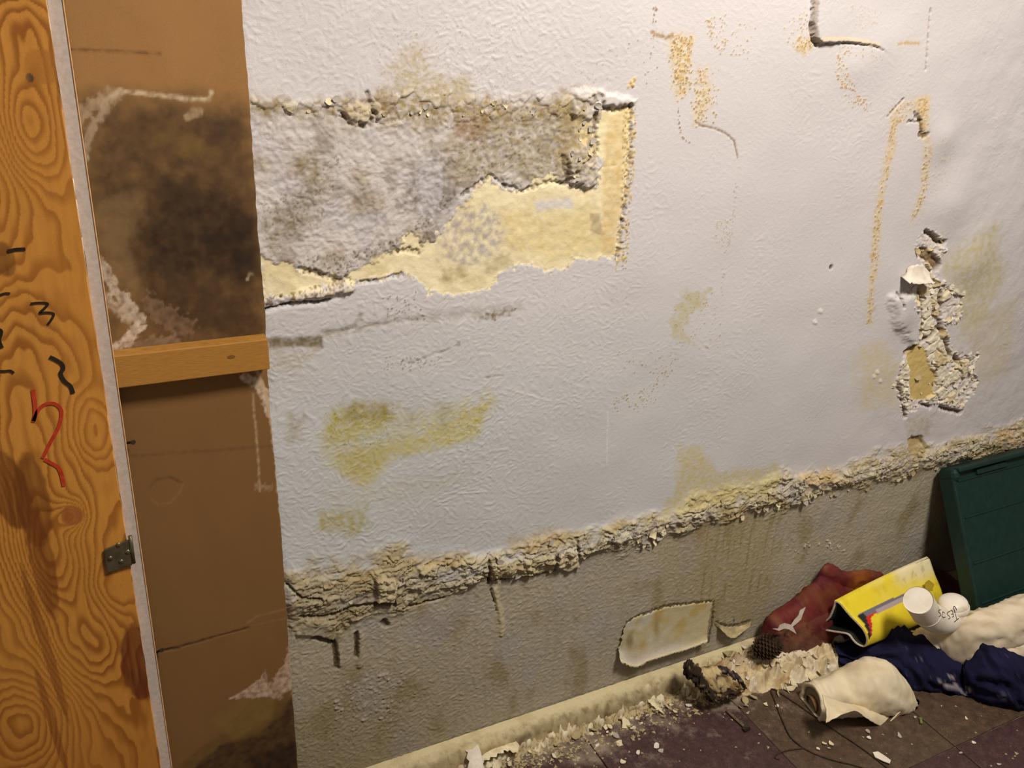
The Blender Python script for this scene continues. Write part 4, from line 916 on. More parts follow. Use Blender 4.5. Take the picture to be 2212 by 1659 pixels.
bm = bmesh.new(); lid_box(bm, 0, .012, -.022, .014, .012, hgt - .018); lid_obj('side_rim', bm, .004)
bm = bmesh.new(); lid_box(bm, .010, LW, -.022, .026, hgt - .010, hgt); lid_obj('top_rim', bm, .003)
bm = bmesh.new(); lid_box(bm, .012, LW, -.022, .013, 0, .012); lid_obj('bottom_rim', bm, .003)
bm = bmesh.new(); lid_box(bm, -.001, .020, -.022, .020, hgt - .028, hgt - .001); lid_obj('corner', bm, .009)
bm = bmesh.new(); lid_box(bm, .075, .17, .006, .015, hgt - .026, hgt - .013); lid_obj('handle_latch', bm, .002)
for zz in (hgt * .66, hgt * .36, hgt * .10, hgt * .90):
    bm = bmesh.new(); lid_box(bm, .02, LW - .01, .006, .0105, zz, zz + .005); lid_obj('rib', bm, .0015)

# ---- red net bag against the wall
m, N, L, B = mat('red_netting')
atn = N.new('ShaderNodeAttribute'); atn.attribute_name = 'pigment'; n1 = noise_node(N, L, 60, 5, .7)
L.new(mixc(N, L, 1.0, atn.outputs['Color'], ramp(N, L, n1.outputs[0], [(.25, .75), (.7, 1.0)]).outputs[0], 'MULTIPLY'), B.inputs['Base Color'])
B.inputs['Roughness'].default_value = .7; B.inputs['Specular IOR Level'].default_value = .3
B.inputs['Alpha'].default_value = .78; M_net = m; bump(N, L, B, n1.outputs[0], .5, .002)
def net_col(P, S, H):
    c = np.empty(P.shape); c[:] = lin((122, 46, 42)); x, z = P[..., 0], P[..., 2]
    c = mixarr(c, sstep(-.1, .45, fbm(x * 22, z * 22, 4, 701)), (132, 74, 46)); c = mixarr(c, sstep(.1, .5, fbm(x * 28 + 5, z * 30, 4, 702)), (104, 32, 44))
    p = at(1860, 1255, -.03); return mixarr(c, np.exp(-(((x - p[0]) / .03) ** 2 + ((z - p[2]) / .025) ** 2)), (176, 104, 34))
net = empty('net_bag', at(1740, 1400, -.03), 'crumpled dark red net bag heaped against the wall behind the yellow roll', 'net bag')
loft('bag', [((1647, 1372), (1655, 1388), -.030, .008), ((1664, 1338), (1672, 1396), -.034, .022), ((1695, 1318), (1700, 1408), -.036, .030), ((1726, 1296), (1735, 1410), -.036, .032), ((1752, 1268), (1770, 1412), -.036, .032), ((1776, 1248), (1800, 1412), -.032, .028), ((1806, 1252), (1840, 1405), -.026, .022), ((1850, 1250), (1880, 1390), -.016, .013), ((1900, 1250), (1920, 1370), -.012, .010), ((1960, 1235), (1980, 1350), -.012, .010), ((2030, 1232), (2020, 1330), -.014, .012), ((2070, 1258), (2065, 1330), -.020, .014), ((2094, 1290), (2090, 1325), -.024, .006)], M_net, 90, 40, folds(.0055, 14, 2.2, 703, .002), net_col, net)
loft('fold', [((1768, 1246), (1772, 1262), -.020, .004), ((1780, 1226), (1790, 1272), -.022, .010), ((1796, 1217), (1812, 1276), -.022, .013), ((1822, 1234), (1834, 1272), -.020, .012), ((1850, 1234), (1852, 1268), -.018, .010), ((1880, 1232), (1882, 1262), -.016, .009), ((1908, 1240), (1905, 1258), -.012, .005)], M_net, 40, 24, folds(.004, 7, 2, 705, .0015), net_col, net)
def poly_plate(name, pts3, nrm, th, material, parent=None):
    bm = bmesh.new(); f = bm.faces.new([bm.verts.new(p) for p in pts3]); r = bmesh.ops.extrude_face_region(bm, geom=[f])
    bmesh.ops.translate(bm, vec=Vector(nrm) * th, verts=[v for v in r['geom'] if isinstance(v, bmesh.types.BMVert)]); bmesh.ops.triangulate(bm, faces=[g for g in bm.faces if len(g.verts) > 4])
    return bm_obj(name, bm, material, parent)
sc = poly_plate('paint_scrap', [at(a, b, -.074) for a, b in ((1668, 1358), (1680, 1358), (1684, 1350), (1694, 1346), (1708, 1350), (1716, 1338), (1724, 1330), (1728, 1318), (1740, 1311), (1734, 1326), (1730, 1338), (1722, 1346), (1712, 1354), (1720, 1370), (1704, 1360), (1694, 1358), (1682, 1363))], (0, -.6, .8), .0012, M_white)
tag(sc, 'jagged white scrap of paint caught on the red net bag', 'paint scrap')

# ---- pine cone
cc_ = at(1657, 1397, -.055); cone = empty('pine_cone', (cc_[0], cc_[1], cc_[2] - .026), 'dark brown pine cone between the rubble and the red net bag', 'pine cone')
M_cone = noisy_mat('pine_cone_scale', [(.3, (44, 30, 22)), (.6, (74, 54, 40)), (.8, (108, 84, 62))], 120, rough=.8)
Rc = Matrix.Rotation(math.radians(55), 3, 'Y') @ Matrix.Rotation(.4, 3, 'X')
bm = bmesh.new(); bmesh.ops.create_uvsphere(bm, u_segments=16, v_segments=10, radius=.020); bmesh.ops.scale(bm, vec=(1, 1, 1.25), verts=bm.verts); bmesh.ops.rotate(bm, cent=(0, 0, 0), matrix=Rc, verts=bm.verts); bmesh.ops.translate(bm, vec=cc_, verts=bm.verts)
adopt(bm_obj('core', bm, M_cone, smooth=True), cone)
bm = bmesh.new()
for k in range(150):
    t = (k + .5) / 150; ph = k * 2.39996; zz = 1 - 2 * t; r_ = math.sqrt(max(0, 1 - zz * zz)); dv = Vector((r_ * math.cos(ph), r_ * math.sin(ph), zz)); base = Vector((dv.x * .0195, dv.y * .0195, dv.z * .0245)); out = (dv * .8 + Vector((0, 0, .6))).normalized()
    sd = out.cross(Vector((0, 0, 1)) if abs(out.z) < .95 else Vector((1, 0, 0))).normalized(); upv = sd.cross(out)
    a = [base + sd * .0022, base - sd * .0022, base + out * .0062 - sd * .0036, base + out * .0078, base + out * .0062 + sd * .0036]; b = [v + upv * .0016 for v in a]
    va = [bm.verts.new(Rc @ v + Vector(cc_)) for v in a]; vb = [bm.verts.new(Rc @ v + Vector(cc_)) for v in b]; bm.faces.new(va); bm.faces.new(vb[::-1])
    for i in range(5): bm.faces.new((va[i], vb[i], vb[(i + 1) % 5], va[(i + 1) % 5]))
tag(adopt(bm_obj('scales', bm, M_cone), cone), kind='stuff')

# ---- rolled yellow magazine
NC = (1824, 1346); near = [(1803, 1297), (1798, 1314), (1790, 1332), (1780, 1342), (1773, 1350), (1776, 1360), (1795, 1365), (1815, 1368), (1832, 1372), (1842, 1384), (1852, 1393), (1865, 1398), (1873, 1392), (1874, 1378), (1866, 1360), (1852, 1344), (1838, 1330), (1826, 1316), (1814, 1302)]
YN, YF = -.098, -.078; FC = (2010, 1262)
n3 = np.array([at(a, b, YN) for a, b in near]); cN = at(*NC, YN); far = [((a - NC[0]) * .62 + FC[0] + (b - NC[1]) * -.10, (b - NC[1]) * 1.22 + FC[1]) for a, b in near]; f3 = np.array([at(a, b, YF) for a, b in far]); cF = at(*FC, YF)
# the near mouth faces out along the roll: tilt its plane so that it is square to the axis
axm = cF - cN; Lm = np.linalg.norm(axm); axm /= Lm
def square(P, c, k):
    v = np.array([(p - EYE) for p in P]); t = ((c - EYE) @ axm) / (v @ axm); sq = EYE + v * t[:, None]; return P * (1 - k) + sq * k
n3 = square(n3, cN, .8); f3 = square(f3, cF, .8)
mr_, mt = 60, 150
ringN = catmull(np.r_[n3, n3[:1]], mt + 1)[:-1]; ringF = catmull(np.r_[f3, f3[:1]], mt + 1)[:-1]
s_ = np.linspace(0, 1, mr_)[:, None, None]; G = ringN[None] * (1 - s_) + ringF[None] * s_; Cax = cN[None, None] * (1 - s_) + cF[None, None] * s_
G = Cax + (G - Cax) * (1 + .05 * np.sin(s_ * math.pi))
G[..., 1] = np.minimum(G[..., 1], -.004)
px = project(G); gx, gz = px[..., 0], px[..., 1]; S2 = s_[..., 0] + 0 * gx; front = G[..., 1] < Cax[..., 1] + .010
cov = np.empty(G.shape); cov[:] = lin((236, 214, 52)); x, z = G[..., 0], G[..., 2]
cov = mixarr(cov, .5 * sstep(.0, .5, fbm(x * 30, z * 30, 4, 711)), (214, 190, 44))
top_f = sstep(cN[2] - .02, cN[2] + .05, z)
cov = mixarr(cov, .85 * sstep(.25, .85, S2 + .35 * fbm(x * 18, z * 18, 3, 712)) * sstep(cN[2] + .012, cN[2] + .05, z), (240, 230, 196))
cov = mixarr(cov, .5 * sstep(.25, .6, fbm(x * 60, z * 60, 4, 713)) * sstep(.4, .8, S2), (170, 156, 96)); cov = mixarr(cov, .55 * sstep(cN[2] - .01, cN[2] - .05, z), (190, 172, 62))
def band_px(pts, rgb):
    global cov
    ins = in_poly(gx, gz, pts) & front; cov = mixarr(cov, ins.astype(float), rgb)
for pts, rgb in (([(1852, 1330), (1864, 1321), (1960, 1278), (1990, 1272), (1962, 1292), (1890, 1322), (1868, 1334)], (116, 112, 122)), ([(1890, 1318), (1960, 1284), (1975, 1280), (1950, 1300), (1895, 1326)], (176, 160, 162)),
                 ([(1852, 1330), (1866, 1324), (1877, 1345), (1881, 1372), (1879, 1386), (1872, 1360), (1864, 1344)], (40, 44, 42)), ([(1870, 1331), (1894, 1322), (1882, 1334), (1881, 1352), (1881, 1372), (1877, 1350)], (214, 44, 38)), ([(1881, 1340), (1884, 1352), (1883, 1374), (1880, 1374)], (186, 30, 60))):
    band_px(pts, rgb)
idx = np.arange(mr_ * mt).reshape(mr_, mt); q = np.stack([idx[:-1], np.roll(idx, -1, 1)[:-1], np.roll(idx, -1, 1)[1:], idx[1:]], -1).reshape(-1, 4)
mag = empty('rolled_magazine', (cN + cF) / 2 - np.array([0, 0, .045]), 'yellow magazine rolled into a loose tube beside the white pipe bend', 'magazine')
M_mag = pigment_mat('printed_cover', .38, 300, .04, .1, .0004, .4)
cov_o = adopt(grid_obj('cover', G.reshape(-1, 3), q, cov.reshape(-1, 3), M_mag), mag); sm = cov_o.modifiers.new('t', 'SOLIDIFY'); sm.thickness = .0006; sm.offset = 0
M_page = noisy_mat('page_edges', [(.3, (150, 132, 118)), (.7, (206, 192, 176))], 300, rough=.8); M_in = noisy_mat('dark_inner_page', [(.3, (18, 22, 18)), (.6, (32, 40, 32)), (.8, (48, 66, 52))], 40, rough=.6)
for k, (sc0, mm_, nm) in enumerate(((.0018, M_page, 'page_stack'), (.0042, M_in, 'inner_page'))):
    tg = np.roll(G, -2, 1) - np.roll(G, 2, 1); nm3 = np.cross(np.broadcast_to(axm, tg.shape), tg); nm3 /= np.linalg.norm(nm3, axis=-1, keepdims=True) + 1e-9
    nm3 *= -np.sign(((G - Cax) * nm3).sum()); G2 = G + nm3 * sc0; G2 = G2 - axm * (.0015 if k == 0 else -.003)
    o = adopt(grid_obj(nm, G2.reshape(-1, 3), q, None, mm_), mag); sm = o.modifiers.new('t', 'SOLIDIFY'); sm.thickness = .0022 if k == 0 else .001; sm.offset = 0
# the torn far corner of the cover
adopt(poly_plate('torn_corner', [at(a, b, YF - .02) for a, b in ((1998, 1258), (2006, 1252), (2018, 1262), (2014, 1272), (2020, 1290), (2022, 1305), (2000, 1300))], (0, -1, 0), .0006, noisy_mat('yellow_paper', [(.3, (206, 176, 50)), (.7, (226, 200, 66))], 50)), mag)

# ---- white plastic pipe bend with handwriting
TY = -.192; path = [(1983, 1296), (1991, 1309), (2002, 1325), (2018, 1336), (2035, 1338), (2050, 1330), (2058, 1316), (2059, 1303)]
C3 = catmull([at(a, b, TY + .012 * i / 7) for i, (a, b) in enumerate(path)], 34); rad = np.interp(np.linspace(0, 1, 34), [0, .3, .55, .8, 1], [.0265, .0265, .0275, .0285, .0270])
trap = empty('pipe_bend', at(2030, 1372, TY), 'white plastic U-shaped pipe bend with the handwritten name on it', 'pipe')
M_pvc = noisy_mat('grubby_white_plastic', [(.2, (200, 184, 156)), (.45, (232, 222, 204)), (.75, (244, 238, 228))], 28, rough=.42, spec=.45, bstr=.05)
bm = bmesh.new(); rings = tube(bm, C3.tolist(), rad.tolist(), 36, False)
f0 = bm.faces.new(rings[0][::-1]); r = bmesh.ops.inset_region(bm, faces=[f0], thickness=.0025); bmesh.ops.translate(bm, vec=Vector(C3[1] - C3[0]).normalized() * .002, verts=f0.verts)
# domed far end
e = C3[-1]; ed = (C3[-1] - C3[-2]); ed = Vector(ed / np.linalg.norm(ed)); prev = rings[-1]
for k in range(1, 7):
    a = k / 7 * math.pi / 2; cur = [bm.verts.new(Vector(e) + (v.co - Vector(e)) * math.cos(a) + ed * rad[-1] * .55 * math.sin(a)) for v in rings[-1]]
    for i in range(36): bm.faces.new((prev[i], prev[(i + 1) % 36], cur[(i + 1) % 36], cur[i]))
    prev = cur
bm.faces.new(prev); bend = bm_obj('bend', bm, M_pvc, smooth=True)
for p_ in bend.data.polygons:
    if len(p_.vertices) > 4: p_.use_smooth = False
from mathutils.bvhtree import BVHTree
bv = BVHTree.FromPolygons([v.co.copy() for v in bend.data.vertices], [list(p.vertices) for p in bend.data.polygons]); adopt(bend, trap)
def collar(i, w, extra):
    bm = bmesh.new(); a, b = C3[i], C3[i + 1]; d_ = (b - a) / np.linalg.norm(b - a)
    tube(bm, [a - d_ * w, a - d_ * w * .6, a + d_ * w * .6, a + d_ * w], [rad[i] * .99, rad[i] + extra, rad[i] + extra, rad[i] * .99], 36, False); adopt(bm_obj('collar', bm, M_pvc, smooth=True), trap)
collar(9, .0012, .0008); collar(30, .006, .0016)
M_pen = noisy_mat('pen_ink', [(.3, (52, 44, 40)), (.7, (84, 72, 62))], 200, rough=.6)
for pts in ([(2059.7, 1312), (2061.5, 1309.6), (2064.6, 1313.5), (2066.4, 1318)], [(2060, 1313), (2063, 1324), (2067, 1339)], [(2061, 1343.5), (2066.5, 1339.5), (2071, 1335.6)],
            [(2056, 1318), (2058.5, 1324), (2060, 1331.6)], [(2060, 1331.6), (2056.6, 1333.4)], [(2058.4, 1326), (2054.8, 1327.6)], [(2056, 1318), (2052.6, 1320)],
            [(2051.6, 1321), (2047.4, 1322.6), (2046, 1327), (2051, 1331.6), (2052, 1335.4), (2048.4, 1337)], [(2040.5, 1324.5), (2036.5, 1322), (2035, 1328), (2036.8, 1334), (2041.5, 1333)],
            [(2032, 1317), (2027.6, 1318.6), (2027.4, 1322), (2031.6, 1326), (2032, 1330), (2028, 1331.6)]):
    P3 = []
    for a, b in catmull(pts, len(pts) * 4):
        v = Vector(ray(a, b)).normalized(); h_ = bv.ray_cast(Vector(EYE), v)
        if h_[0] is not None: P3.append(h_[0] - v * .0003)
    if len(P3) > 2:
        bm = bmesh.new(); tube(bm, P3, .00075, 6); adopt(bm_obj('pen_stroke', bm, M_pen), trap)

def vs(cx_, cy_, h, Y, rd):
    k = (cx_ - 900) / (5100 - cy_); return ((cx_ + k * h, cy_ - h), (cx_ - k * h, cy_ + h), Y, rd)
# ---- canvas drop cloth roll, navy garment, front fabric roll
canvas = empty('drop_cloth', at(2110, 1440, -.19), 'cream canvas drop cloth rolled up below the green lid', 'cloth')
CV = cloth_col((232, 216, 188), (190, 166, 128), .6, 28, 720)
loft('roll', [((1962, 1374), (1975, 1396), -.150, .012), ((1990, 1370), (2010, 1412), -.160, .026), ((2022, 1362), (2046, 1430), -.170, .036), ((2064, 1348), (2092, 1438), -.200, .042), ((2110, 1334), (2136, 1412), -.225, .038), ((2160, 1318), (2180, 1392), -.235, .038), ((2240, 1288), (2255, 1366), -.245, .038), ((2330, 1255), (2345, 1345), -.25, .038)], M_cloth, 90, 44, folds(.007, 5, 2.0, 721, .002), CV, canvas)
loft('loose_fold', [((2084, 1424), (2090, 1432), -.230, .006), ((2110, 1408), (2116, 1430), -.245, .016), ((2150, 1396), (2156, 1428), -.255, .022), ((2212, 1372), (2220, 1412), -.262, .024), ((2320, 1330), (2325, 1380), -.265, .024)], M_cloth, 50, 30, folds(.003, 5, 1.4, 722, .001), CV, canvas)
navy = empty('navy_garment', at(2050, 1500, -.2), 'crumpled navy blue garment smeared with white paint on the tiles at the right', 'garment')
WS = (176, 168, 172)
NV = cloth_col((34, 33, 62), (20, 18, 34), .8, 22, 730, (72, 70, 92), [([(2040, 1478), (2066, 1488), (2086, 1500)], 5, WS, .7), ([(2060, 1480), (2082, 1490)], 3, WS, .8), ([(2030, 1472), (2046, 1480)], 2.5, WS, .7), ([(1904, 1435), (1924, 1437)], 3.5, WS, .8), ([(2050, 1462), (2056, 1464)], 5, WS, .7), ([(2176, 1548), (2196, 1553), (2214, 1544)], 2.5, WS, .8), ([(2086, 1484), (2104, 1496)], 2.5, WS, .7),
    ([(1932, 1462), (1946, 1468)], 4, (96, 96, 116), .6), ([(1980, 1424), (1990, 1424)], 4, (96, 92, 112), .6), ([(2146, 1506), (2180, 1502)], 2.5, (110, 108, 124), .6)])
loft('sleeve', [((1806, 1402), (1812, 1430), -.085, .016), ((1850, 1400), (1856, 1442), -.105, .028), ((1896, 1388), (1890, 1450), -.130, .036), ((1945, 1371), (1930, 1474), -.150, .052), ((1990, 1388), (1985, 1502), -.175, .056), ((2050, 1415), (2045, 1508), -.205, .050), ((2110, 1440), (2100, 1506), -.235, .044), ((2160, 1460), (2150, 1516), -.255, .036)], M_cloth, 110, 60, folds(.016, 4.5, 3.2, 731, .003), NV, navy)  # left end drawn out under the magazine, dark cloth filling the shadow there
loft('body', [((2080, 1446), (2082, 1500), -.240, .020), ((2118, 1420), (2124, 1512), -.262, .040), ((2152, 1407), (2166, 1532), -.275, .052), ((2192, 1418), (2204, 1553), -.285, .056), ((2250, 1440), (2260, 1556), -.30, .05), ((2330, 1450), (2340, 1560), -.32, .04)], M_cloth, 80, 52, folds(.014, 4, 3.0, 733, .003), NV, navy)
roll = empty('fabric_roll', at(1850, 1550, -.19), 'roll of cream fabric with a loose flap lying on the tiles in front', 'fabric roll')
RV = cloth_col((236, 222, 190), (204, 184, 144), .55, 26, 740)
loft('roll', [vs(1752, 1521, 39, -.162, .034), vs(1775, 1514, 41, -.166, .035), vs(1815, 1500, 47, -.176, .037), vs(1858, 1486, 53, -.190, .040), vs(1900, 1484, 54, -.204, .042), vs(1934, 1498, 42, -.214, .036), vs(1958, 1514, 26, -.220, .024), vs(1972, 1524, 9, -.222, .008)], M_cloth, 90, 48, folds(.0042, 7, 1.8, 741, .0016), RV, roll, [(1.0, -.001), (.90, -.0015), (.80, .0005), (.78, .004), (.70, .005), (.58, .004)])
def flap_col(P, s, t):
    return cloth_col((236, 220, 184), (206, 184, 140), .5, 30, 745)(P, s, t)
sheet('loose_flap', [(1776, 1500), (1830, 1520), (1880, 1520), (1940, 1515), (1968, 1528)], [(1784, 1562), (1842, 1535), (1872, 1552), (1908, 1568), (1944, 1536)], -.212, -.246, M_cloth, None, 46, 20, 0, .001, .0015, flap_col, 746, .012).name = 'loose_flap'
fl_ = bpy.data.objects['loose_flap']; fl_.modifiers['thickness'].offset = 0; adopt(fl_, roll)
A0, A1 = at(1752, 1521, -.162), at(1815, 1500, -.176); dd = A1 - A0; dd /= np.linalg.norm(dd)
bm = bmesh.new(); tube(bm, [A0 - dd * .0006, A0 + dd * .12], .0165, 28, False); tube(bm, [A0 - dd * .0004, A0 + dd * .12], .0145, 28, False)
adopt(bm_obj('cardboard_core', bm, noisy_mat('brown_cardboard', [(.3, (84, 58, 36)), (.7, (128, 96, 62))], 80), smooth=True), roll)

# ================================================================== RUBBLE AT THE FOOT OF THE WALL
HX = np.linspace(.90, 1.36, 250); HY = np.linspace(-.17, -.002, 110); gx_, gy_ = np.meshgrid(HX, HY)
outl = [atz(a, b)[:2].tolist() for a, b in ((1470, 1452), (1488, 1486), (1520, 1508), (1545, 1512), (1600, 1506), (1660, 1494), (1720, 1478), (1790, 1462), (1850, 1440))] + [[1.40, .03], [.92, .03]]
dd_ = seg_dist(gx_, gy_, outl, True); dd_ = np.where(in_poly(gx_, gy_, outl), dd_, -dd_) + .008 * fbm(gx_ * 50, gy_ * 50, 3, 801)
cr = ridged(gx_ * 34 + .6 * pn(gx_ * 30, gy_ * 30, 802), gy_ * 42, 3, 803); f1, f2, idv = worley(gx_ * 48, gy_ * 60, 804)
hh = sstep(0, .02, dd_) * (.004 + .55 * np.clip(dd_, 0, .10) + .015 * np.maximum(cr, -.3) + .006 * fbm(gx_ * 70, gy_ * 80, 4, 808) + .004 * idv * sstep(0, .2, f2 - f1)) - .004 * (dd_ < 0)
cr_c = np.empty(gx_.shape + (3,)); cr_c[:] = lin((222, 202, 162)); cr_c = mixarr(cr_c, sstep(.0, .5, fbm(gx_ * 30, gy_ * 30, 4, 805)), (186, 156, 108)); cr_c = mixarr(cr_c, sstep(.55, .8, idv), (234, 222, 194))
cr_c = mixarr(cr_c, .6 * sstep(.1, -.4, cr), (104, 82, 54)); cr_c = mixarr(cr_c, .6 * sstep(.15, .5, fbm(gx_ * 55, gy_ * 65, 4, 809)), (132, 104, 66)); cr_c = mixarr(cr_c, .85 * sstep(.0, .4, fbm(gx_ * 40, gy_ * 40, 4, 806)) * sstep(1.0, .93, gx_), (84, 62, 40)); pbr = atz(1590, 1420, .04); cr_c = mixarr(cr_c, .7 * np.exp(-(((gx_ - pbr[0]) / .05) ** 2 + ((gy_ - pbr[1]) / .02) ** 2)), (150, 116, 78))
idx = np.arange(gx_.size).reshape(gx_.shape); q = np.stack([idx[:-1, :-1], idx[:-1, 1:], idx[1:, 1:], idx[1:, :-1]], -1).reshape(-1, 4)
rub = grid_obj('plaster_rubble', np.stack([gx_, gy_, hh], -1).reshape(-1, 3), q, cr_c.reshape(-1, 3), M_pig)
tag(rub, 'heap of crumbled cream plaster and paint below the torn beige sheet', 'rubble', kind='stuff')
def rub_h(u, y):
    if not (HX[0] <= u <= HX[-1] and HY[0] <= y <= HY[-1]): return 0.0
    return max(0.0, float(hh[np.searchsorted(HY, y) - 1, np.searchsorted(HX, u) - 1]))
def chunk_col(P, S, H):
    c = np.empty(P.shape); c[:] = lin((206, 184, 136)); x, z = P[..., 0], P[..., 1] + P[..., 2]
    c = mixarr(c, sstep(.0, .5, fbm(x * 30, z * 30, 4, 811)), (150, 118, 74)); c = mixarr(c, sstep(.25, .55, fbm(x * 50 + 3, z * 50, 4, 812)), (70, 52, 38)); return mixarr(c, .9 * np.maximum(sstep(.16, .04, S), sstep(.84, .96, S)), (50, 38, 32))
chunk = empty('rotten_chunk', at(1540, 1500, -.07), 'rotten dark-edged lump of plaster board at the left end of the rubble heap', 'plaster lump')
def dark_col(a, b):
    def f(P, S, H):
        c = np.empty(P.shape); c[:] = lin(a); x, z = P[..., 0], P[..., 1] + P[..., 2]; c = mixarr(c, sstep(-.1, .4, fbm(x * 70, z * 70, 4, 811)), b); return mixarr(c, sstep(.25, .5, fbm(x * 90 + 3, z * 90, 4, 812)), (150, 126, 88))
    return f
loft('slab', [((1500, 1462), (1504, 1478), -.066, .010), ((1524, 1446), (1530, 1494), -.074, .016), ((1556, 1446), (1560, 1502), -.080, .016), ((1586, 1460), (1588, 1496), -.080, .012), ((1602, 1474), (1604, 1488), -.078, .006)], M_pig, 60, 36, folds(.006, 8, 3, 813, .004), chunk_col, chunk)
loft('dark_edge', [((1476, 1438), (1480, 1452), -.052, .006), ((1492, 1436), (1498, 1464), -.062, .012), ((1512, 1456), (1516, 1484), -.076, .012), ((1530, 1482), (1532, 1504), -.090, .010), ((1546, 1500), (1548, 1514), -.096, .006)], M_pig, 60, 26, folds(.007, 16, 4, 817, .007), dark_col((58, 44, 32), (38, 28, 22)), chunk)
loft('dark_edge', [((1546, 1454), (1548, 1462), -.078, .003), ((1560, 1442), (1566, 1456), -.080, .006), ((1580, 1450), (1584, 1468), -.082, .008), ((1598, 1462), (1602, 1480), -.084, .008), ((1606, 1474), (1608, 1484), -.084, .004)], M_pig, 46, 22, folds(.005, 16, 4, 818, .006), dark_col((66, 54, 58), (46, 36, 40)), chunk)
loft('dark_edge', [((1544, 1506), (1545, 1513), -.096, .004), ((1562, 1496), (1564, 1508), -.098, .006), ((1584, 1488), (1586, 1498), -.096, .006), ((1594, 1488), (1595, 1494), -.094, .003)], M_pig, 40, 20, folds(.004, 14, 4, 819, .005), dark_col((64, 48, 34), (44, 32, 24)), chunk)
cw = loft('crumpled_rag', [((1686, 1430), (1690, 1452), -.050, .010), ((1706, 1410), (1708, 1468), -.055, .026), ((1736, 1406), (1738, 1478), -.060, .034), ((1768, 1408), (1770, 1474), -.062, .034), ((1796, 1412), (1800, 1462), -.062, .024), ((1816, 1424), (1820, 1448), -.062, .008)], M_cloth, 70, 44, folds(.012, 8, 3.2, 815, .003), cloth_col((232, 218, 194), (196, 172, 132), .6, 30, 816))
tag(cw, 'crumpled off-white rag between the pine cone and the fabric roll', 'rag')

def chip(u, y, z, size, key, name='paint_chip', tilt=.15):
    o = bpy.data.objects.new(name, FL[key][rg.integers(7)]); o.rotation_euler = (rg.normal(0, tilt), rg.normal(0, tilt), rg.random() * 6.28); o.location = (u, y, z + size * .10); o.scale = (size, size, size); COL.objects.link(o); return o
# flakes lying in the heap and along the moulding
for k in range(150):
    if k < 105: u, y = .95 + .36 * rg.random(), -.012 - .10 * rg.random(); z = rub_h(u, y) + .002; s_z = .010 + .020 * rg.random() ** 2; g, lb = 'flakes in the rubble heap', 'curled cream paint flake lying in the plaster rubble heap'
    else: u, y = .40 + .52 * rg.random(), -.040 - .03 * rg.random() ** 1.5; z = .003; s_z = .009 + .016 * rg.random() ** 2; g, lb = 'flakes along the moulding', 'small paint flake lying on the floor along the cream moulding'
    if k < 55 and rub_h(u, y) <= .002: continue
    tag(chip(u, y, z, s_z, ('cream', 'white', 'tan', 'cream')[rg.integers(4)], 'paint_flake', .45), lb, 'paint flake', g)
spec = [(1330, 1590, 20), (1338, 1606, 18), (1418, 1612, 17), (1428, 1622, 16), (1378, 1626, 14), (1345, 1646, 15), (1943, 1589, 17), (1875, 1580, 15), (1877, 1594, 13), (1780, 1606, 13), (1796, 1607, 15), (1767, 1617, 12), (1791, 1616, 8), (1654, 1522, 13), (1678, 1525, 14), (1615, 1540, 9), (1977, 1549, 10), (2088, 1552, 11), (2104, 1604, 12), (2158, 1651, 12), (2075, 1626, 8), (1300, 1545, 14), (1448, 1522, 12), (1386, 1562, 10), (1446, 1564, 9), (1290, 1610, 12), (1200, 1630, 12), (1180, 1600, 12)]
where = ['upper of two large pale paint chips together in the middle of the maroon tile', 'lower of two large pale paint chips together in the middle of the maroon tile', 'pale paint chip just right of centre on the maroon tile, upper of a pair', 'pale paint chip just right of centre on the maroon tile, lower of a pair',
  'single pale paint chip between the two pairs on the maroon tile', 'pale paint chip nearest the bottom edge of the picture on the maroon tile', 'isolated paint chip on the brown tile, right of the two under the fabric flap', 'upper small paint chip on the brown tile right under the fabric flap', 'lower small paint chip on the brown tile right under the fabric flap',
  'left chip of the cluster of four beside the bent wire', 'right chip of the cluster of four beside the bent wire', 'lowest left chip of the cluster of four beside the bent wire', 'tiniest chip of the cluster of four beside the bent wire', 'left of two paint chips near the tip of the bent wire', 'right of two paint chips near the tip of the bent wire',
  'tiny paint chip just above the head of the long bolt', 'small paint chip on the brown tile under the navy sleeve', 'paint chip in the shadow below the navy garment, farthest right on the brown tile', 'upper paint chip on the dark tile in the bottom right corner', 'lowest paint chip at the bottom right corner of the floor', 'middle tiny paint chip on the dark tile at the bottom right',
  'paint chip near the wall side of the maroon tile, left of the paint curl', 'paint chip on the tile edge right beside the tapering paint curl', 'paint chip below the left end of the tapering paint curl', 'paint chip on the maroon tile below the tip of the tapering curl', 'paint chip low on the maroon tile left of the large pair', 'lower of two paint chips at the edge of the crumb bank at the bottom', 'upper of two paint chips at the edge of the crumb bank at the bottom']
for (a, b, s_), lb in zip(spec, where):
    p = atz(a, b, .002); tag(chip(p[0], p[1], .0012, s_ / 1110., ('white', 'cream', 'grey')[rg.integers(3)], 'paint_chip', .08), lb, 'paint chip', 'chips scattered on the tiles')
p = [atz(a, b, .004) for a, b in ((1885, 1626), (1896, 1624), (1912, 1634), (1924, 1643), (1922, 1650), (1908, 1645), (1890, 1636))]
tag(poly_plate('paint_chip', p, (0, 0, 1), .0012, M_white), 'largest oblong pale paint chip on the brown tile at the bottom right', 'paint chip')
p = [atz(a, b, .004) for a, b in ((1985, 1550), (1991, 1551), (1993, 1563), (1988, 1563))]
tag(poly_plate('plant_scrap', p, (0, 0, 1), .0012, noisy_mat('dull_green', [(.3, (96, 100, 52)), (.7, (126, 128, 76))], 80)), 'tiny dull green scrap on the floor in front of the navy garment', 'scrap')
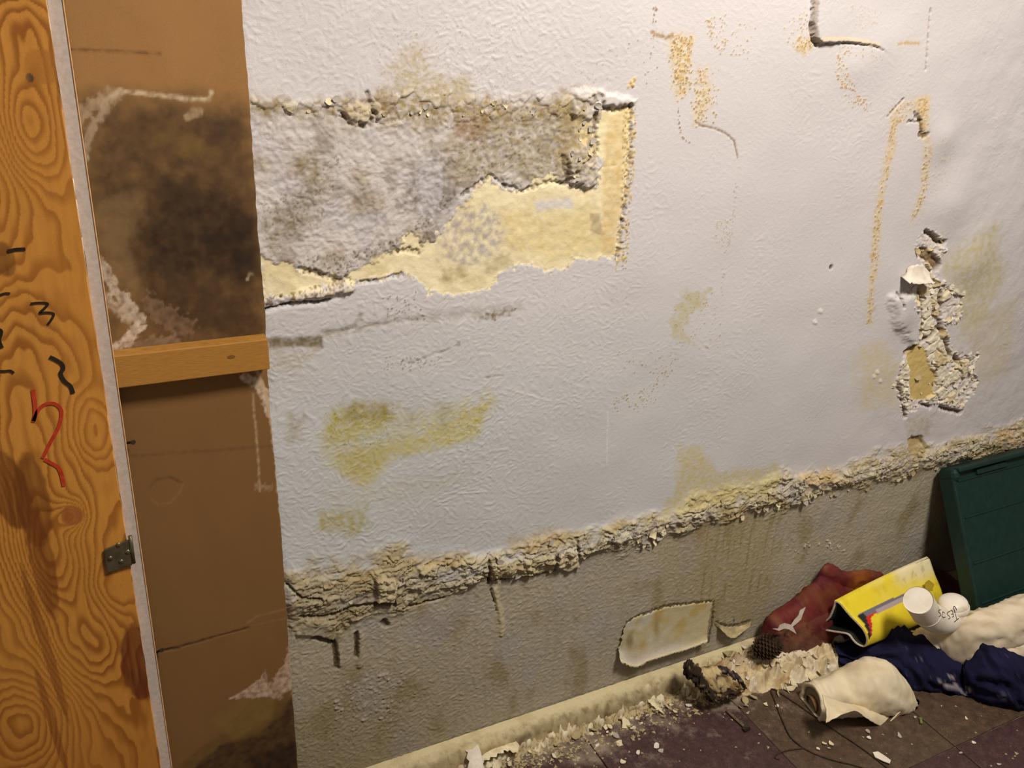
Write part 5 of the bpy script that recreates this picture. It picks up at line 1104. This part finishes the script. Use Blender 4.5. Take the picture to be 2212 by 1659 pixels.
def strip(name, pts, ws, lift, material, zb=.005):
    P = catmull([atz(a, b, zb) for a, b in pts], 22); wv_ = np.interp(np.linspace(0, 1, 22), np.linspace(0, 1, len(ws)), ws); bm = bmesh.new(); prev = None
    for i, p in enumerate(P):
        t = P[min(i + 1, 21)] - P[max(i - 1, 0)]; t /= np.linalg.norm(t); nv = np.array([-t[1], t[0], 0]) * wv_[i]; up = np.array([0, 0, lift * math.sin(i / 21 * math.pi)])
        cur = [bm.verts.new(p + nv + up + np.array([0, 0, .35 * wv_[i]])), bm.verts.new(p + up), bm.verts.new(p - nv * (1 + .2 * math.sin(i * 2.1)) + up + np.array([0, 0, .35 * wv_[i]]))]
        if prev: bm.faces.new((prev[0], prev[1], cur[1], cur[0])); bm.faces.new((prev[1], prev[2], cur[2], cur[1]))
        prev = cur
    o = bm_obj(name, bm, material, smooth=True); m_ = o.modifiers.new('t', 'SOLIDIFY'); m_.thickness = .0009; return o
tag(strip('paint_curl', [(1394, 1500), (1402, 1516), (1414, 1530), (1434, 1542)], [.0065, .007, .005, .001], .006, M_cream), 'long tapering curl of cream paint lying across the tile edge', 'paint curl')
tag(strip('paint_curl', [(1003, 1598), (1012, 1618), (1022, 1642), (1030, 1672)], [.004, .008, .012, .013], .018, M_white, .014), 'white curl of paint standing up at the bottom edge by the moulding', 'paint curl')
tag(strip('paint_curl', [(1034, 1640), (1060, 1630), (1090, 1616), (1120, 1622)], [.012, .016, .018, .008], .008, M_cream, .014), 'broad cream peel of paint beside the moulding at the bottom', 'paint curl')
# dust and crumbs too small to count
bm = bmesh.new(); rg2 = np.random.default_rng(33)
for k in range(1500):
    if k < 1200: u, y = .34 + .64 * rg2.random(), -.034 - abs(rg2.normal(0, .035))
    else: u, y = .5 + 1.0 * rg2.random(), -.06 - .36 * rg2.random()
    s_ = (.0012 + .0035 * rg2.random() ** 3) * (1.25 if y > -.09 else .8); a0 = rg2.random() * 6; z0 = .0004
    vs = [bm.verts.new((u + s_ * math.cos(a0 + i * 2.1 + rg2.random()), y + s_ * math.sin(a0 + i * 2.1 + rg2.random()), z0 + s_ * .25 * rg2.random())) for i in range(3)]; tp = bm.verts.new((u, y, z0 + s_ * .6))
    for i in range(3): bm.faces.new((vs[i], vs[(i + 1) % 3], tp))
tag(bm_obj('paint_crumbs', bm, M_tan), 'fine cream paint crumbs sprinkled over the tiles along the wall', 'crumbs', kind='stuff')
# banked crumbs against the moulding
HX2 = np.linspace(.30, .96, 330); HY2 = np.linspace(-.085, -.006, 40); gx_, gy_ = np.meshgrid(HX2, HY2); f1, f2, idv = worley(gx_ * 75, gy_ * 90, 831)
wd = .036 + .022 * fbm(gx_ * 9, gx_ * 0, 3, 832); tt = (gy_ + .012 + wd) / wd + .5 * fbm(gx_ * 70, gy_ * 70, 4, 833); hh2 = sstep(0, .5, tt) * (.030 * sstep(.55, 1.05, tt) * sstep(.50, .68, gx_) * (.55 + .6 * fbm(gx_ * 22, gy_ * 30, 3, 836)) + .003 + .010 * idv * sstep(0, .2, f2 - f1) + .008 * np.clip(tt, 0, 1.2) * (.5 + fbm(gx_ * 25, gy_ * 25, 3, 834))) - .003 * (tt < .02)
c2 = np.empty(gx_.shape + (3,)); c2[:] = lin((190, 172, 132)); c2 = mixarr(c2, sstep(0, .45, fbm(gx_ * 40, gy_ * 40, 4, 835)), (156, 132, 92)); c2 = mixarr(c2, sstep(.6, .8, idv), (230, 218, 186)); c2 = mixarr(c2, .8 * sstep(.12, .02, f2 - f1), (88, 70, 46))
idx = np.arange(gx_.size).reshape(gx_.shape); q = np.stack([idx[:-1, :-1], idx[:-1, 1:], idx[1:, 1:], idx[1:, :-1]], -1).reshape(-1, 4)
tag(grid_obj('plaster_crumbs', np.stack([gx_, gy_, hh2], -1).reshape(-1, 3), q, c2.reshape(-1, 3), M_pig), 'bank of cream plaster crumbs swept against the moulding', 'crumbs', kind='stuff')

# ---- nail and bent wire on the tiles
a, b = atz(1570, 1535, .004), atz(1610, 1572, .005); bm = bmesh.new(); tube(bm, [a, b], .0028, 10)
nail = empty('long_bolt', (a + b) / 2 - np.array([0, 0, .004]), 'long rusty bolt with a dark head lying on the tiles beside the rubble', 'bolt'); adopt(bm_obj('shaft', bm, noisy_mat('dull_steel', [(.3, (96, 82, 66)), (.7, (142, 126, 106))], 120, rough=.5, metal=.5)), nail)
d_ = (b - a) / np.linalg.norm(b - a); bm = bmesh.new(); tube(bm, [b - d_ * .001, b + d_ * .006], .0072, 6); hd = adopt(bm_obj('head', bm, M_dark), nail); hd['label'] = 'dark bolt head'
wz_ = .0022; bm = bmesh.new()
for pts in ([(1928, 1668), (1870, 1622), (1790, 1568), (1720, 1520), (1668, 1488), (1674, 1515), (1690, 1556), (1708, 1592), (1736, 1616)], [(1736, 1616), (1706, 1620), (1682, 1627), (1674, 1636), (1684, 1640)], [(1736, 1616), (1760, 1628), (1800, 1642), (1850, 1654), (1890, 1668)]):
    tube(bm, catmull([atz(x, y, wz_) for x, y in pts], 50).tolist(), .0012, 7)
tag(bm_obj('bent_wire', bm, M_dark, smooth=True), 'thin dark bent wire looped on the brown tiles in front of the fabric roll', 'wire')
for nm in ('plywood_door', 'partition_board', 'hardboard_panel'): bpy.data.objects[nm]['kind'] = 'thing'
